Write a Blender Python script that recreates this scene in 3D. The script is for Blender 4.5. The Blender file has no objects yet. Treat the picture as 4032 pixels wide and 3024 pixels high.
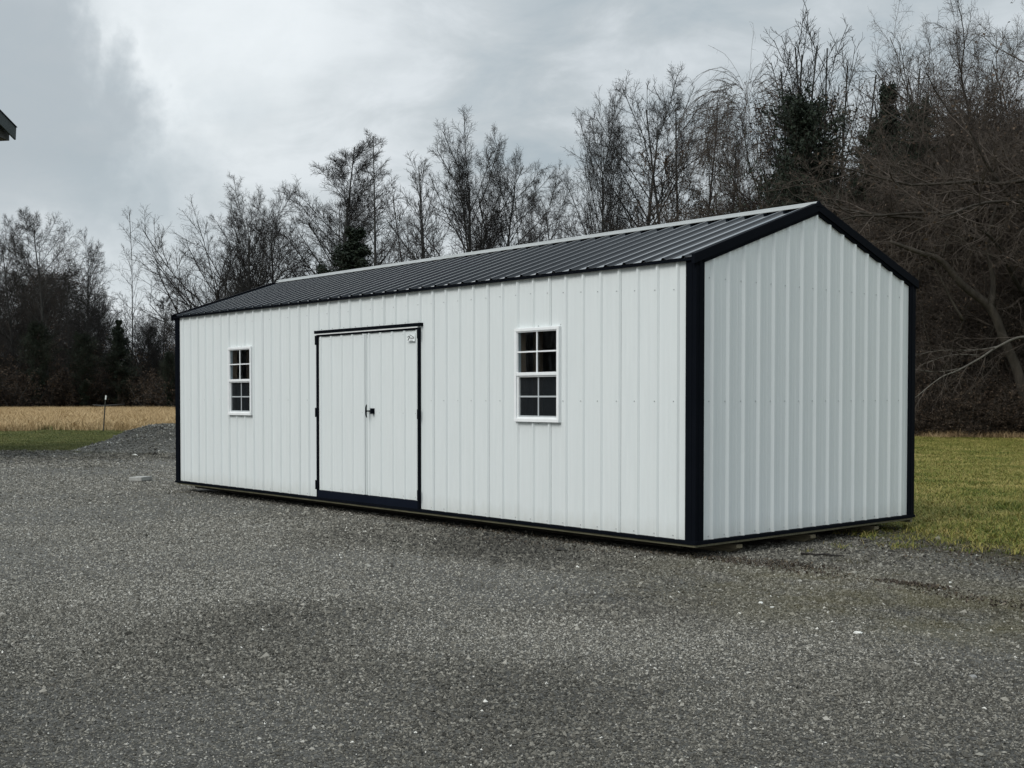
import bpy, math, random
import numpy as np
from mathutils import Vector, Matrix
R_ = math.radians
scene = bpy.context.scene
COL = scene.collection
G = -0.17                                   # ground height (0 = foot of the shed's wall panels)

# ------------------------------------------------------------------ camera frame (used to set out distances on the ground)
CAM = np.array([6.47092, -8.19940, 1.26556])
FW = np.array([-0.77053, 0.63741, 0.0]); RT = np.array([0.63741, 0.77053, 0.0])
def spot(px, d):                            # ground point seen in column px of the photograph, d metres deep
    p = CAM + FW * d + RT * d * (px - 1748.5) / 4607.0
    return float(p[0]), float(p[1])

# ------------------------------------------------------------------ node helpers
def new_mat(name):
    m = bpy.data.materials.new(name); m.use_nodes = True
    nt = m.node_tree; b = nt.nodes['Principled BSDF']
    return m, nt, b
def N(nt, t, **kw):
    n = nt.nodes.new(t)
    for k, v in kw.items():
        if k.startswith('in_'):
            key = k[3:]
            n.inputs[int(key) if key.isdigit() else key.replace('_', ' ')].default_value = v
        else: setattr(n, k, v)
    return n
def L(nt, a, b): nt.links.new(a, b)
def ramp(nt, fac, stops, interp='LINEAR'):
    r = nt.nodes.new('ShaderNodeValToRGB'); r.color_ramp.interpolation = interp
    e = r.color_ramp.elements
    while len(e) < len(stops): e.new(0.5)
    for i, (p, c) in enumerate(stops):
        e[i].position = p; e[i].color = (c[0], c[1], c[2], 1) if not isinstance(c, (int, float)) else (c, c, c, 1)
    L(nt, fac, r.inputs['Fac']); return r.outputs['Color']
def noise(nt, vec, scale, detail=4, rough=.55, dist=0.0):
    n = N(nt, 'ShaderNodeTexNoise'); n.inputs['Scale'].default_value = scale; n.inputs['Detail'].default_value = detail
    n.inputs['Roughness'].default_value = rough; n.inputs['Distortion'].default_value = dist
    if vec is not None: L(nt, vec, n.inputs['Vector'])
    return n.outputs['Fac']
def mapping(nt, vec, scale):
    m = N(nt, 'ShaderNodeMapping'); m.inputs['Scale'].default_value = scale; L(nt, vec, m.inputs['Vector']); return m.outputs['Vector']
def mixc(nt, fac, a, b, mode='MIX'):
    m = N(nt, 'ShaderNodeMix', data_type='RGBA', blend_type=mode)
    for sock, v in ((m.inputs[0], fac), (m.inputs[6], a), (m.inputs[7], b)):
        if hasattr(v, 'is_output'): L(nt, v, sock)
        elif isinstance(v, (int, float)): sock.default_value = v
        else: sock.default_value = (v[0], v[1], v[2], 1)
    return m.outputs[2]
def math_(nt, op, a, b=None, clamp=False):
    m = N(nt, 'ShaderNodeMath', operation=op, use_clamp=clamp)
    for i, v in enumerate((a, b)):
        if v is None: continue
        if hasattr(v, 'is_output'): L(nt, v, m.inputs[i])
        else: m.inputs[i].default_value = v
    return m.outputs[0]
def bump(nt, b, h, strength, dist):
    bn = N(nt, 'ShaderNodeBump'); bn.inputs['Strength'].default_value = strength; bn.inputs['Distance'].default_value = dist
    L(nt, h, bn.inputs['Height']); L(nt, bn.outputs['Normal'], b.inputs['Normal'])

# ------------------------------------------------------------------ object helpers
def tag(o, label=None, cat=None, group=None, kind=None):
    if label: o['label'] = label
    if cat: o['category'] = cat
    if group: o['group'] = group
    if kind: o['kind'] = kind
    return o
def empty(name, loc, rz=0.0):
    o = bpy.data.objects.new(name, None); COL.objects.link(o); o.location = loc; o.rotation_euler = (0, 0, rz)
    o.empty_display_size = .2
    return o
def np_mesh(name, V, Q, mats, matidx=None, smooth=False, attr=None):
    """V (n,3), Q (m,3|4) int array"""
    me = bpy.data.meshes.new(name); V = np.asarray(V, np.float32); Q = np.asarray(Q, np.int32)
    m, k = Q.shape
    me.vertices.add(len(V)); me.vertices.foreach_set('co', V.ravel())
    me.loops.add(m * k); me.loops.foreach_set('vertex_index', Q.ravel())
    me.polygons.add(m); me.polygons.foreach_set('loop_start', np.arange(0, m * k, k, dtype=np.int32))
    for mt in mats: me.materials.append(mt)
    if matidx is not None: me.polygons.foreach_set('material_index', np.asarray(matidx, np.int32))
    if attr is not None:
        a = me.attributes.new('shade', 'FLOAT', 'FACE'); a.data.foreach_set('value', np.asarray(attr, np.float32))
    me.update(calc_edges=True)
    me.polygons.foreach_set('use_smooth', np.full(m, smooth, dtype=bool))
    return me
class MB:
    """collects simple solids into ONE mesh"""
    def __init__(s): s.v = []; s.f = []; s.mi = []; s.cur = 0
    def poly(s, pts):
        n = len(s.v); s.v += [tuple(p) for p in pts]; s.f.append(tuple(range(n, n + len(pts)))); s.mi.append(s.cur)
    def box(s, x0, x1, y0, y1, z0, z1):
        n = len(s.v)
        s.v += [(x0,y0,z0),(x1,y0,z0),(x1,y1,z0),(x0,y1,z0),(x0,y0,z1),(x1,y0,z1),(x1,y1,z1),(x0,y1,z1)]
        for q in ((0,3,2,1),(4,5,6,7),(0,1,5,4),(1,2,6,5),(2,3,7,6),(3,0,4,7)):
            s.f.append(tuple(n + i for i in q)); s.mi.append(s.cur)
        return s
    def prism(s, pts, vec):                 # closed outline (3-D pts, planar) swept along vec
        n = len(s.v); k = len(pts); vec = Vector(vec)
        s.v += [tuple(p) for p in pts] + [tuple(Vector(p) + vec) for p in pts]
        s.f.append(tuple(range(n + k - 1, n - 1, -1))); s.f.append(tuple(range(n + k, n + 2 * k)))
        s.mi += [s.cur] * 2
        for i in range(k):
            j = (i + 1) % k; s.f.append((n + i, n + j, n + k + j, n + k + i)); s.mi.append(s.cur)
        return s
    def sheet(s, pts, vec):                 # open outline swept along vec (thin sheet)
        for a, b in zip(pts[:-1], pts[1:]):
            a = Vector(a); b = Vector(b); v = Vector(vec); s.poly([a, b, b + v, a + v])
        return s
    def tube(s, pts, rad, sides=8, cap=True):
        pts = [Vector(p) for p in pts]
        if not hasattr(rad, '__len__'): rad = [rad] * len(pts)
        n0 = len(s.v)
        for i, p in enumerate(pts):
            t = (pts[min(i + 1, len(pts) - 1)] - pts[max(i - 1, 0)]).normalized()
            a = t.orthogonal().normalized() if i == 0 else (a - t * a.dot(t)).normalized()
            b = t.cross(a)
            for k in range(sides):
                w = 2 * math.pi * k / sides; s.v.append(tuple(p + (a * math.cos(w) + b * math.sin(w)) * rad[i]))
        for i in range(len(pts) - 1):
            for k in range(sides):
                j = (k + 1) % sides; s.f.append((n0+i*sides+k, n0+i*sides+j, n0+(i+1)*sides+j, n0+(i+1)*sides+k)); s.mi.append(s.cur)
        if cap:
            s.f.append(tuple(n0 + k for k in range(sides - 1, -1, -1))); m0 = n0 + (len(pts) - 1) * sides
            s.f.append(tuple(m0 + k for k in range(sides))); s.mi += [s.cur] * 2
        return s
    def build(s, name, mats, parent=None, bevel=0.0, smooth=False):
        if not isinstance(mats, (list, tuple)): mats = [mats]
        me = bpy.data.meshes.new(name)
        off = Vector(parent.location) if parent is not None and parent.parent is None else Vector((0, 0, 0))
        if parent is not None and parent.parent is not None: off = Vector(parent.parent.location)
        me.from_pydata([tuple(Vector(p) - off) for p in s.v], [], s.f)
        for m in mats: me.materials.append(m)
        me.polygons.foreach_set('material_index', s.mi)
        me.polygons.foreach_set('use_smooth', [smooth] * len(s.f)); me.update()
        o = bpy.data.objects.new(name, me); COL.objects.link(o)
        if parent is not None: o.parent = parent
        if bevel:
            md = o.modifiers.new('bev', 'BEVEL'); md.width = bevel; md.segments = 2; md.limit_method = 'ANGLE'
        return o

# ------------------------------------------------------------------ materials
def metal_white():
    m, nt, b = new_mat('white_painted_steel')
    tc = N(nt, 'ShaderNodeTexCoord'); v = tc.outputs['Object']
    st = noise(nt, mapping(nt, v, (9, 9, .5)), 3, 5, .6)
    gr = noise(nt, v, 1.3, 4, .6)
    c = ramp(nt, st, [(.3, (.665, .705, .705)), (.65, (.700, .738, .736))])
    c = mixc(nt, math_(nt, 'MULTIPLY', gr, .22), c, (.62, .67, .66))
    sep = N(nt, 'ShaderNodeSeparateXYZ'); L(nt, v, sep.inputs[0])
    fine = noise(nt, v, 160, 2, .6)
    c = mixc(nt, math_(nt, 'MULTIPLY', fine, .10), c, (.60, .64, .63))
    # splash dirt in the lowest hand's breadth
    low = ramp(nt, math_(nt, 'ADD', sep.outputs['Z'], math_(nt, 'MULTIPLY', noise(nt, mapping(nt, v, (6, 6, 2)), 2), .25)), [(.27, .35), (.46, 0.0)])
    c = mixc(nt, low, c, (.42, .42, .37))
    L(nt, c, b.inputs['Base Color']); b.inputs['Roughness'].default_value = .42; b.inputs['Specular IOR Level'].default_value = .35
    h = noise(nt, mapping(nt, v, (2.2, 2.2, .9)), 1.6, 2, .5)
    bump(nt, b, h, .22, .02)
    return m
def metal_black(name='black_painted_steel', col=(.0028, .0038, .0060), rough=.6, spec=.02, metallic=0.0, wave=.15):
    m, nt, b = new_mat(name)
    tc = N(nt, 'ShaderNodeTexCoord'); v = tc.outputs['Object']
    n = noise(nt, v, 3, 4, .6)
    c = mixc(nt, n, col, tuple(x * 1.5 + .002 for x in col))
    L(nt, c, b.inputs['Base Color']); b.inputs['Roughness'].default_value = rough
    b.inputs['Specular IOR Level'].default_value = spec; b.inputs['Metallic'].default_value = metallic
    bump(nt, b, noise(nt, v, 4, 2), wave, .01)
    return m
def plain(name, col, rough=.6, spec=.4, scale=20, var=.25, metallic=0.0, bmp=0.0):
    m, nt, b = new_mat(name)
    tc = N(nt, 'ShaderNodeTexCoord'); v = tc.outputs['Object']
    n = noise(nt, v, scale, 5, .6)
    c = ramp(nt, n, [(.3, tuple(x * (1 - var) for x in col)), (.7, tuple(min(1, x * (1 + var)) for x in col))])
    L(nt, c, b.inputs['Base Color']); b.inputs['Roughness'].default_value = rough
    b.inputs['Specular IOR Level'].default_value = spec; b.inputs['Metallic'].default_value = metallic
    if bmp: bump(nt, b, n, .6, bmp)
    return m
def wood(name, a, c2, ax=(1, 14, 14)):
    m, nt, b = new_mat(name)
    tc = N(nt, 'ShaderNodeTexCoord'); v = tc.outputs['Object']
    n = noise(nt, mapping(nt, v, ax), 4, 5, .65)
    L(nt, ramp(nt, n, [(.3, a), (.7, c2)]), b.inputs['Base Color']); b.inputs['Roughness'].default_value = .85
    bump(nt, b, n, .4, .004)
    return m
def glass_mat(name, tint, refl):
    m = bpy.data.materials.new(name); m.use_nodes = True; nt = m.node_tree; nt.nodes.clear()
    out = N(nt, 'ShaderNodeOutputMaterial'); tr = N(nt, 'ShaderNodeBsdfTransparent'); tr.inputs[0].default_value = (*tint, 1)
    gl = N(nt, 'ShaderNodeBsdfGlossy'); gl.inputs['Roughness'].default_value = .03; gl.inputs['Color'].default_value = (refl, refl, refl, 1)
    lw = N(nt, 'ShaderNodeLayerWeight'); lw.inputs['Blend'].default_value = .5      # the same on both faces of the pane
    frs = math_(nt, 'ADD', .035, math_(nt, 'MULTIPLY', math_(nt, 'POWER', lw.outputs['Facing'], 5.0), .9))
    tc = N(nt, 'ShaderNodeTexCoord'); bn = N(nt, 'ShaderNodeBump'); bn.inputs['Strength'].default_value = .08; bn.inputs['Distance'].default_value = .01
    L(nt, noise(nt, tc.outputs['Object'], 6, 2), bn.inputs['Height']); L(nt, bn.outputs[0], gl.inputs['Normal'])
    mx = N(nt, 'ShaderNodeMixShader'); L(nt, frs, mx.inputs[0]); L(nt, tr.outputs[0], mx.inputs[1]); L(nt, gl.outputs[0], mx.inputs[2])
    L(nt, mx.outputs[0], out.inputs['Surface']); return m
M = {}
M['white'] = metal_white()
M['black'] = metal_black()
M['navy'] = metal_black('dark_navy_trim', (.0035, .0055, .011), .5, .06)
M['roof'] = metal_black('glossy_black_roof_steel', (.004, .006, .009), .05, .5, 0.0, .0)
b_ = M['roof'].node_tree.nodes['Principled BSDF']; b_.inputs['IOR'].default_value = 1.16; b_.inputs['Roughness'].default_value = .03; b_.inputs['Coat Weight'].default_value = 1; b_.inputs['Coat IOR'].default_value = 1.16; b_.inputs['Coat Roughness'].default_value = .03
M['ridge'] = plain('sheen_pale_ridge_steel', (.29, .305, .30), .35, .5, 5, .08)  # pale colour stands in for sky reflection on the black ridge cap
M['vinyl'] = plain('white_vinyl', (.80, .82, .82), .35, .4, 8, .04)
M['shadedvinyl'] = plain('shaded_grid_vinyl', (.42, .45, .46), .5, .3, 8, .05)  # white vinyl darkened to look dimmed by the insect screen
M['lumber'] = wood('pressure_treated_lumber', (.10, .085, .055), (.24, .21, .13))
M['rim'] = wood('weathered_rim_board', (.09, .085, .05), (.20, .19, .12), (2, 14, 14))
M['stud'] = wood('brown_stud', (.30, .19, .12), (.46, .32, .22), (14, 14, 1))
M['joist'] = wood('shade_dark_joist', (.020, .017, .012), (.045, .038, .026))  # near-black colour stands in for the shade under the shed
M['inner'] = plain('plywood_interior', (.13, .11, .085), .9, .1, 4, .3)
M['screw'] = plain('zinc_screw', (.40, .43, .43), .4, .5, 40, .2, .4)
M['glass'] = glass_mat('window_glass', (.80, .84, .86), .8)
M['screenglass'] = glass_mat('screened_glass', (.50, .53, .54), .5)
nt = M['screenglass'].node_tree; o_ = nt.nodes['Material Output']; src = o_.inputs['Surface'].links[0].from_socket   # insect screen: a fine grey weave
df = N(nt, 'ShaderNodeBsdfDiffuse'); df.inputs[0].default_value = (.042, .048, .053, 1); mx = N(nt, 'ShaderNodeMixShader'); mx.inputs[0].default_value = .30
L(nt, src, mx.inputs[1]); L(nt, df.outputs[0], mx.inputs[2]); L(nt, mx.outputs[0], o_.inputs['Surface'])
M['mesh'] = None
M['sticker'] = plain('white_decal', (.78, .82, .82), .4, .3, 10, .02)
M['ink'] = plain('dark_ink', (.035, .045, .05), .5, .2, 30, .2)
M['inkgrey'] = plain('grey_ink', (.22, .25, .26), .5, .2, 30, .2)

# ------------------------------------------------------------------ the shed
W_, LEN, H, PITCH = 3.66, 9.784, 2.50, .2286
SL = .3336                                   # roof slope
shed = empty('portable_shed', (-LEN / 2, W_ / 2, G))
tag(shed, 'long white ribbed metal shed with black trim and roof, standing in the gravel lot', 'shed')

def profile(u_first, u_end, ribs, cuts, rh=.0195, rw=.032, tw=.008, minor=.0028):
    """(u, height) points of ribbed steel between u_first and u_end"""
    pts = []
    for u in ribs:
        for du, h in ((-rw, 0), (-tw, rh), (tw, rh), (rw, 0)): pts.append((u + du, h))
        for c in ((.088, .141) if minor else ()):
            for du, h in ((-.014, 0), (-.006, minor), (.006, minor), (.014, 0)): pts.append((u + c + du, h))
    pts = sorted(p for p in pts if u_first < p[0] < u_end)
    def at(u):
        if not pts or u <= pts[0][0] or u >= pts[-1][0]: return 0.0
        for a, b in zip(pts[:-1], pts[1:]):
            if a[0] <= u <= b[0]: return a[1] + (b[1] - a[1]) * (u - a[0]) / max(1e-9, b[0] - a[0])
        return 0.0
    extra = [(c, at(c)) for c in cuts]
    return sorted([(u_first, 0.0)] + pts + extra + [(u_end, 0.0)])
def panel(mb, prof, to3, z0, ztop, holes=()):
    """to3(u, h, z) -> point; ztop(u); holes = (u0, u1, z0, z1)"""
    for (a, ha), (b, hb) in zip(prof[:-1], prof[1:]):
        if b - a < 1e-6: continue
        mid = (a + b) / 2; cuts = sorted([(h[2], h[3]) for h in holes if h[0] < mid < h[1]])
        lo = z0; spans = []
        for c0, c1 in cuts:
            if c0 > lo: spans.append((lo, c0, False))
            lo = c1
        spans.append((lo, None, True))
        for s0, s1, top in spans:
            za, zb = (ztop(a), ztop(b)) if top else (s1, s1)
            if za > s0: mb.poly([to3(a, ha, s0), to3(b, hb, s0), to3(b, hb, zb), to3(a, ha, za)])
def screw(mb, c, n, r=.0065, t=.005):
    c = Vector(c); n = Vector(n); a = n.orthogonal().normalized(); b = n.cross(a); k = 6
    ring = [c + (a * math.cos(i * math.pi / 3) + b * math.sin(i * math.pi / 3)) * r for i in range(k)]
    top = [p * 1.0 + n * t - (p - c) * .35 for p in ring]
    for i in range(k):
        j = (i + 1) % k; mb.poly([ring[i], ring[j], top[j], top[i]])
    mb.poly(top)

# front wall: u runs along -x from the near corner
ribs_front = [.1969 + PITCH * k for k in range(42)]
win = [(1.665, 2.247), (7.567, 8.148)]; WZ0, WZ1 = 1.04, 1.925
DU0, DU1, DZ1 = 3.84, 5.90, 2.045
holes = [(a, b, WZ0, WZ1) for a, b in win] + [(DU0, DU1, -.01, DZ1)]
mb = MB()
pr = profile(.0, LEN, ribs_front, [x for h in holes for x in h[:2]], .0205, .0235, .009, .0012)
panel(mb, pr, lambda u, h, z: (-u, -h, z), .0, lambda u: H - .01, holes)
mb.cur = 1
rng = random.Random(4)
for k, u in enumerate(ribs_front):
    us = u + .045 - .01 * (k % 2)
    for z in (.028, 1.222, 2.30 if u > 2.6 else 2.20 + .02 * (u > 1.2)):
        z = z if z < 2 else 2.30 - .10 * max(0, (2.0 - us) / 2.0)
        if any(h[0] - .05 < us < h[1] + .05 and h[2] - .03 < z < h[3] + .03 for h in holes): continue
        screw(mb, (-us, -.0005, z), (0, -1, 0))
for k in range(3, 42, 4):                     # grey strips painting sealant and shadow line at every sheet's overlapping edge
    u = ribs_front[k] - .024
    for z0_, z1_ in ([(0.0, WZ0 - .04), (WZ1 + .04, H - .012)] if any(a - .04 < u < b + .04 for a, b in win) else [(DZ1 + .07, H - .012)] if DU0 - .06 < u < DU1 + .06 else [(0.0, H - .012)]):
        mb.box(-u - .0012, -u + .0012, -.0018, -.0004, z0_, z1_)
for a, b in win:
    for i in range(3):
        uu = a - .02 + (b - a + .04) * i / 2
        screw(mb, (-uu, -.001, WZ1 + .045), (0, -1, 0)); screw(mb, (-uu, -.001, WZ0 - .045), (0, -1, 0))
    for uu in (a - .05, b + .05): screw(mb, (-uu, -.001, 1.222), (0, -1, 0))
for i in range(9): screw(mb, (-(DU0 + .05 + i * .245), -.001, DZ1 + .065), (0, -1, 0))
o = mb.build('wall', [M['white'], M['screw']], shed)

# gable wall facing the lawn (x = 0)
zg = lambda y: 2.455 + SL * (W_ / 2 - abs(y - W_ / 2))
ribs_g = [W_ / 2 + PITCH * (k - 7) for k in range(15)]
def gable(xs, name, sgn):
    mb = MB(); pr = profile(.0, W_, ribs_g, [W_ / 2], .0205, .032, .008, .0022)
    panel(mb, pr, (lambda u, h, z: (xs + sgn * h, u, z)), 0.0, lambda u: zg(u) + .02)
    mb.cur = 1
    for y in ribs_g:
        for z in (.028, 1.222, 2.31):
            screw(mb, (xs + sgn * .0005, y - .045, z), (sgn, 0, 0))
    return mb.build(name, [M['white'], M['screw']], shed)
gable(0.0, 'wall', 1); gable(-LEN, 'wall', -1)
mb = MB(); panel(mb, profile(0, LEN, ribs_front, []), lambda u, h, z: (-u, W_ + h, z), 0, lambda u: H - .01); mb.build('wall', M['white'], shed)

# inner lining keeps daylight out: floor, studs, plywood sheathing
mb = MB()
mb.box(-LEN + .02, -.02, .02, W_ - .02, -.035, .012); mb.build('floor', M['inner'], shed)
def stud(x0, x1, y0, y1, z0, z1):
    return MB().box(x0, x1, y0, y1, z0, z1).build('stud', M['stud'], shed)
for a, b in win:
    stud(-b - .045, -b - .001, .012, .10, .05, 2.40); stud(-a + .001, -a + .04, .012, .10, .05, 2.40)
    stud(-b - .1, -b - .046, .30, .39, .05, 2.30)
for i in range(6): stud(-.12 - i * 1.6 - .04, -.12 - i * 1.6, W_ - .11, W_ - .03, .05, 2.40)

# corner trims
def corner(cx, cy, sx, sy):
    t = .024; w = .092; mb = MB()
    x0, y0 = cx + sx * t, cy + sy * t
    out = [(cx - sx * w, cy - 0 * sy + sy * .0), (cx - sx * w, y0), (x0, y0), (x0, cy - sy * w), (cx, cy - sy * w), (cx, cy)]
    pts = [(p[0], p[1], -.004) for p in out]
    mb.prism(pts, (0, 0, 2.476))
    # raised hem along the middle of each face
    mb.box(min(cx - sx * .055, cx - sx * .02), max(cx - sx * .055, cx - sx * .02), min(y0, y0 + sy * .004), max(y0, y0 + sy * .004), .0, 2.45)
    mb.box(min(x0, x0 + sx * .004), max(x0, x0 + sx * .004), min(cy - sy * .055, cy - sy * .02), max(cy - sy * .055, cy - sy * .02), .0, 2.45)
    return mb.build('corner_trim', M['black'], shed, .003)
corner(0, 0, 1, -1); corner(0, W_, 1, 1); corner(-LEN, 0, -1, -1); corner(-LEN, W_, -1, 1)
# base trims and the rim boards beneath
MB().box(-LEN - .034, .034, -.034, -.001, -.034, -.003).build('base_trim', M['black'], shed, .002)
MB().box(.001, .034, -.001, W_ + .001, -.034, -.003).build('base_trim', M['black'], shed, .002)
MB().box(-LEN - .034, .034, W_ + .001, W_ + .034, -.034, -.003).build('base_trim', M['black'], shed, .002)
MB().box(-LEN - .034, -LEN - .001, -.001, W_ + .001, -.034, -.003).build('base_trim', M['black'], shed, .002)
MB().box(-LEN, .016, -.016, .022, -.056, -.035).build('rim_board', M['rim'], shed, .002)
MB().box(-.022, .016, .023, W_ + .012, -.056, -.035).build('rim_board', M['rim'], shed, .002)
MB().box(-LEN, .012, W_ - .030, W_ + .010, -.0851, -.036).build('rim_board', M['rim'], shed)
for y in (.62, 1.80, 2.96):
    w = .088
    pts = [(-.015, y, -.086), (-.015, y, -.118), (-.115, y, G - .005), (-LEN + .62, y, G - .005), (-LEN + .52, y, -.118), (-LEN + .52, y, -.086)]
    MB().prism(pts, (0, w, 0)).build('skid', M['lumber'], shed, .004)
MB().box(-LEN + .05, -.35, .26, .299, -.125, -.0625).build('joist', M['joist'], shed)
MB().box(-.30, -.26, .32, W_ - .3, -.118, -.0625).build('joist', M['joist'], shed)
for i in range(16):                          # floor joists
    x = -.35 - i * .6
    MB().box(x - .02, x + .02, .32, W_ - .3, -.115, -.037).build('joist', M['lumber'], shed)

# roof
EY = -.052; ZE = 2.478; ZR = ZE + SL * (W_ / 2 - EY)
rx = [.02 - .115 - PITCH * k for k in range(43)]
def roof_side(sign):
    mb = MB(); y0 = EY if sign > 0 else W_ - EY
    nrm = Vector((0, -SL * sign, 1)).normalized()
    pts = profile(-.032, LEN + .072, [-(x) for x in rx], [], .0185, .027, .009, 0)
    for (a, ha), (b, hb) in zip(pts[:-1], pts[1:]):
        pa = Vector((-a, y0, ZE)) + nrm * ha; pb = Vector((-b, y0, ZE)) + nrm * hb
        ra = Vector((-a, W_ / 2, ZR)) + nrm * ha; rb = Vector((-b, W_ / 2, ZR)) + nrm * hb
        mb.poly([pa, ra, rb, pb] if sign > 0 else [pa, pb, rb, ra])
    o = mb.build('roof_panel', M['roof'], shed)
    sm = o.modifiers.new('thick', 'SOLIDIFY'); sm.thickness = .002; sm.offset = -1
    return o
roof_side(1); roof_side(-1)
# sheathing under the roof (dark, closes the eaves and foam-closes the ridge)
mb = MB(); mb.prism([(.0, EY + .015, ZE - .012), (.0, W_ / 2, ZR - .012), (.0, W_ - EY - .015, ZE - .012), (.0, W_ - EY - .015, ZE - .03), (.0, W_ / 2, ZR - .06), (.0, EY + .015, ZE - .03)], (-LEN - .03, 0, 0))
mb.build('roof_sheathing', M['inner'], shed)
# eave trim
for s, y in ((-1, EY + .006), (1, W_ - EY - .006)):
    MB().box(-LEN - .06, .026, min(y, y - s * .010), max(y, y - s * .010), ZE - .030, ZE - .003).build('eave_trim', M['black'], shed, .002)
# rake trims: upper band proud of a lower ledge
def rake(xs, sgn):
    for side in (1, -1):
        y0 = EY - .012 if side > 0 else W_ - EY + .012
        yl = y0 + side * .055
        z0 = ZE + .028 - SL * .012; zr = ZR + .034
        mb = MB(); zt = lambda y: z0 + (zr - z0) * (y - y0) / (W_ / 2 - y0)
        def band(dt, db, xa, xb, ya):
            p = [(xs + sgn * xa, ya, zt(ya) - dt), (xs + sgn * xa, W_ / 2, zr - dt), (xs + sgn * xa, W_ / 2, zr - db), (xs + sgn * xa, ya, zt(ya) - db)]
            mb.prism(p, (sgn * (xb - xa), 0, 0))
        band(0, .086, .001, .036, y0)
        band(.0862, .118, .001, .024, yl)
        band(.100, .106, .0245, .028, yl)
        # flange lapping onto the roof
        mb.prism([(xs + sgn * .035, y0, zt(y0) - .006), (xs + sgn * .035, W_ / 2, zr - .006), (xs + sgn * .035, W_ / 2, zr + .001), (xs + sgn * .035, y0, zt(y0) + .001)], (-sgn * .06, 0, 0))
        mb.build('rake_trim', M['black'], shed, .002)
rake(0.0, 1); rake(-LEN - .04, -1)
# gable end closure behind the rake at the far end
# ridge cap with foam closure gap
mb = MB(); nz = .026
capz = ZR + nz
a = .088
prof = [(W_/2 - a, capz - SL * a - .004), (W_/2 - a + .006, capz - SL * a + .004), (W_/2 - .035, capz - SL * .035 + .004), (W_/2 - .02, capz + .012), (W_/2, capz + .020), (W_/2 + .02, capz + .012), (W_/2 + .035, capz - SL * .035 + .004), (W_/2 + a - .006, capz - SL * a + .004), (W_/2 + a, capz - SL * a - .004)]
low = [(y, z - .003) for y, z in reversed(prof)]
mb.prism([(.02, y, z) for y, z in prof + low], (-LEN - .11, 0, 0))
mb.build('ridge_cap', M['ridge'], shed)
MB().prism([(.040, W_/2 - .06, ZR - .01), (.040, W_/2, ZR + .052), (.040, W_/2 + .06, ZR - .01)], (-.028, 0, 0)).build('ridge_end_cap', M['black'], shed, .003)
# gutter-like pale drip at the far eave corner
MB().prism([(-LEN - .10, EY - .005, ZE + .012), (-LEN - .10, EY + .03, ZE + .0), (-LEN - .09, EY + .02, ZE - .075), (-LEN - .10, EY - .004, ZE - .05)], (.035, 0, 0)).build('eave_end_cap', M['ridge'], shed)

# ------------------------------------------------------------------ double door
ddoor = MB()                                 # frame is the part, leaves its sub-parts
ddoor.box(-5.930, -5.897, -.034, .02, -.002, 2.035)
ddoor.box(-3.870, -3.836, -.034, .02, -.002, 2.035)
ddoor.box(-5.930, -3.836, -.030, .02, 2.020, 2.040)
frame = ddoor.build('door_frame', M['black'], shed, .002)
MB().box(-5.955, -3.805, -.048, .01, 2.058, 2.094).build('drip_edge', M['black'], frame, .002)
MB().box(-5.945, -3.86, -.040, .0, 2.0415, 2.056).build('lip_highlight', M['vinyl'], frame)  # drip's lower lip, made white for the light it reflects
MB().box(-5.896, -3.871, -.034, .02, -.002, .088).build('kick_plate', M['navy'], frame, .002)
def leaf(u0, u1, ribs):
    mb = MB(); pr = profile(u0, u1, ribs, [], .016, .021, .009, .0012)
    panel(mb, pr, lambda u, h, z: (-u, -.012 - h, z), .092, lambda u: 2.018)
    mb.box(-u1, -u0, -.0115, .03, .092, 2.018)
    mb.cur = 1
    for r in ribs:
        for z in (.125, 1.075, 1.975): screw(mb, (-r - .03, -.0125, z), (0, -1, 0), .006)
    return mb.build('door', [M['white'], M['screw']], frame)
right_leaf = leaf(3.873, 4.882, [3.90 + .2286 * k for k in range(5)])
left_leaf = leaf(4.890, 5.895, [4.93 + .2286 * k for k in range(5)])
# astragal strips beside the seam
mb = MB(); mb.box(-4.916, -4.891, -.030, -.012, .095, 2.015); mb.box(-4.8815, -4.862, -.026, -.012, .095, 2.015)
mb.build('meeting_strip', M['white'], frame, .002)
# T handle
mb = MB()
mb.tube([(-4.792, -.072, 1.172), (-4.794, -.079, 1.14), (-4.795, -.081, 1.095), (-4.794, -.079, 1.05), (-4.792, -.072, 1.018)], [.006, .009, .010, .009, .006], 8)
mb.tube([(-4.795, -.02, 1.095), (-4.795, -.081, 1.095)], .009, 8)
mb.tube([(-4.795, -.045, 1.095), (-4.74, -.045, 1.095)], .008, 6)
mb.box(-4.748, -4.712, -.055, -.013, 1.062, 1.128)
mb.build('handle', M['black'], frame, .002)
def hinge(x, z):
    mb = MB(); s = -1 if x < -4.9 else 1
    mb.tube([(x + s * .016, -.044, z - .058), (x + s * .016, -.044, z + .058)], .0085, 8)
    mb.box(x - .018, x + .030 if s > 0 else x + .018, -.041, -.0345, z - .055, z + .055)
    for dz in (-.038, 0, .038): screw(mb, (x, -.0412, z + dz), (0, -1, 0), .005)
    mb.build('hinge', M['black'], frame, .001)
for z in (1.975, 1.068, .155): hinge(-3.853, z); hinge(-5.913, z)
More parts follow.
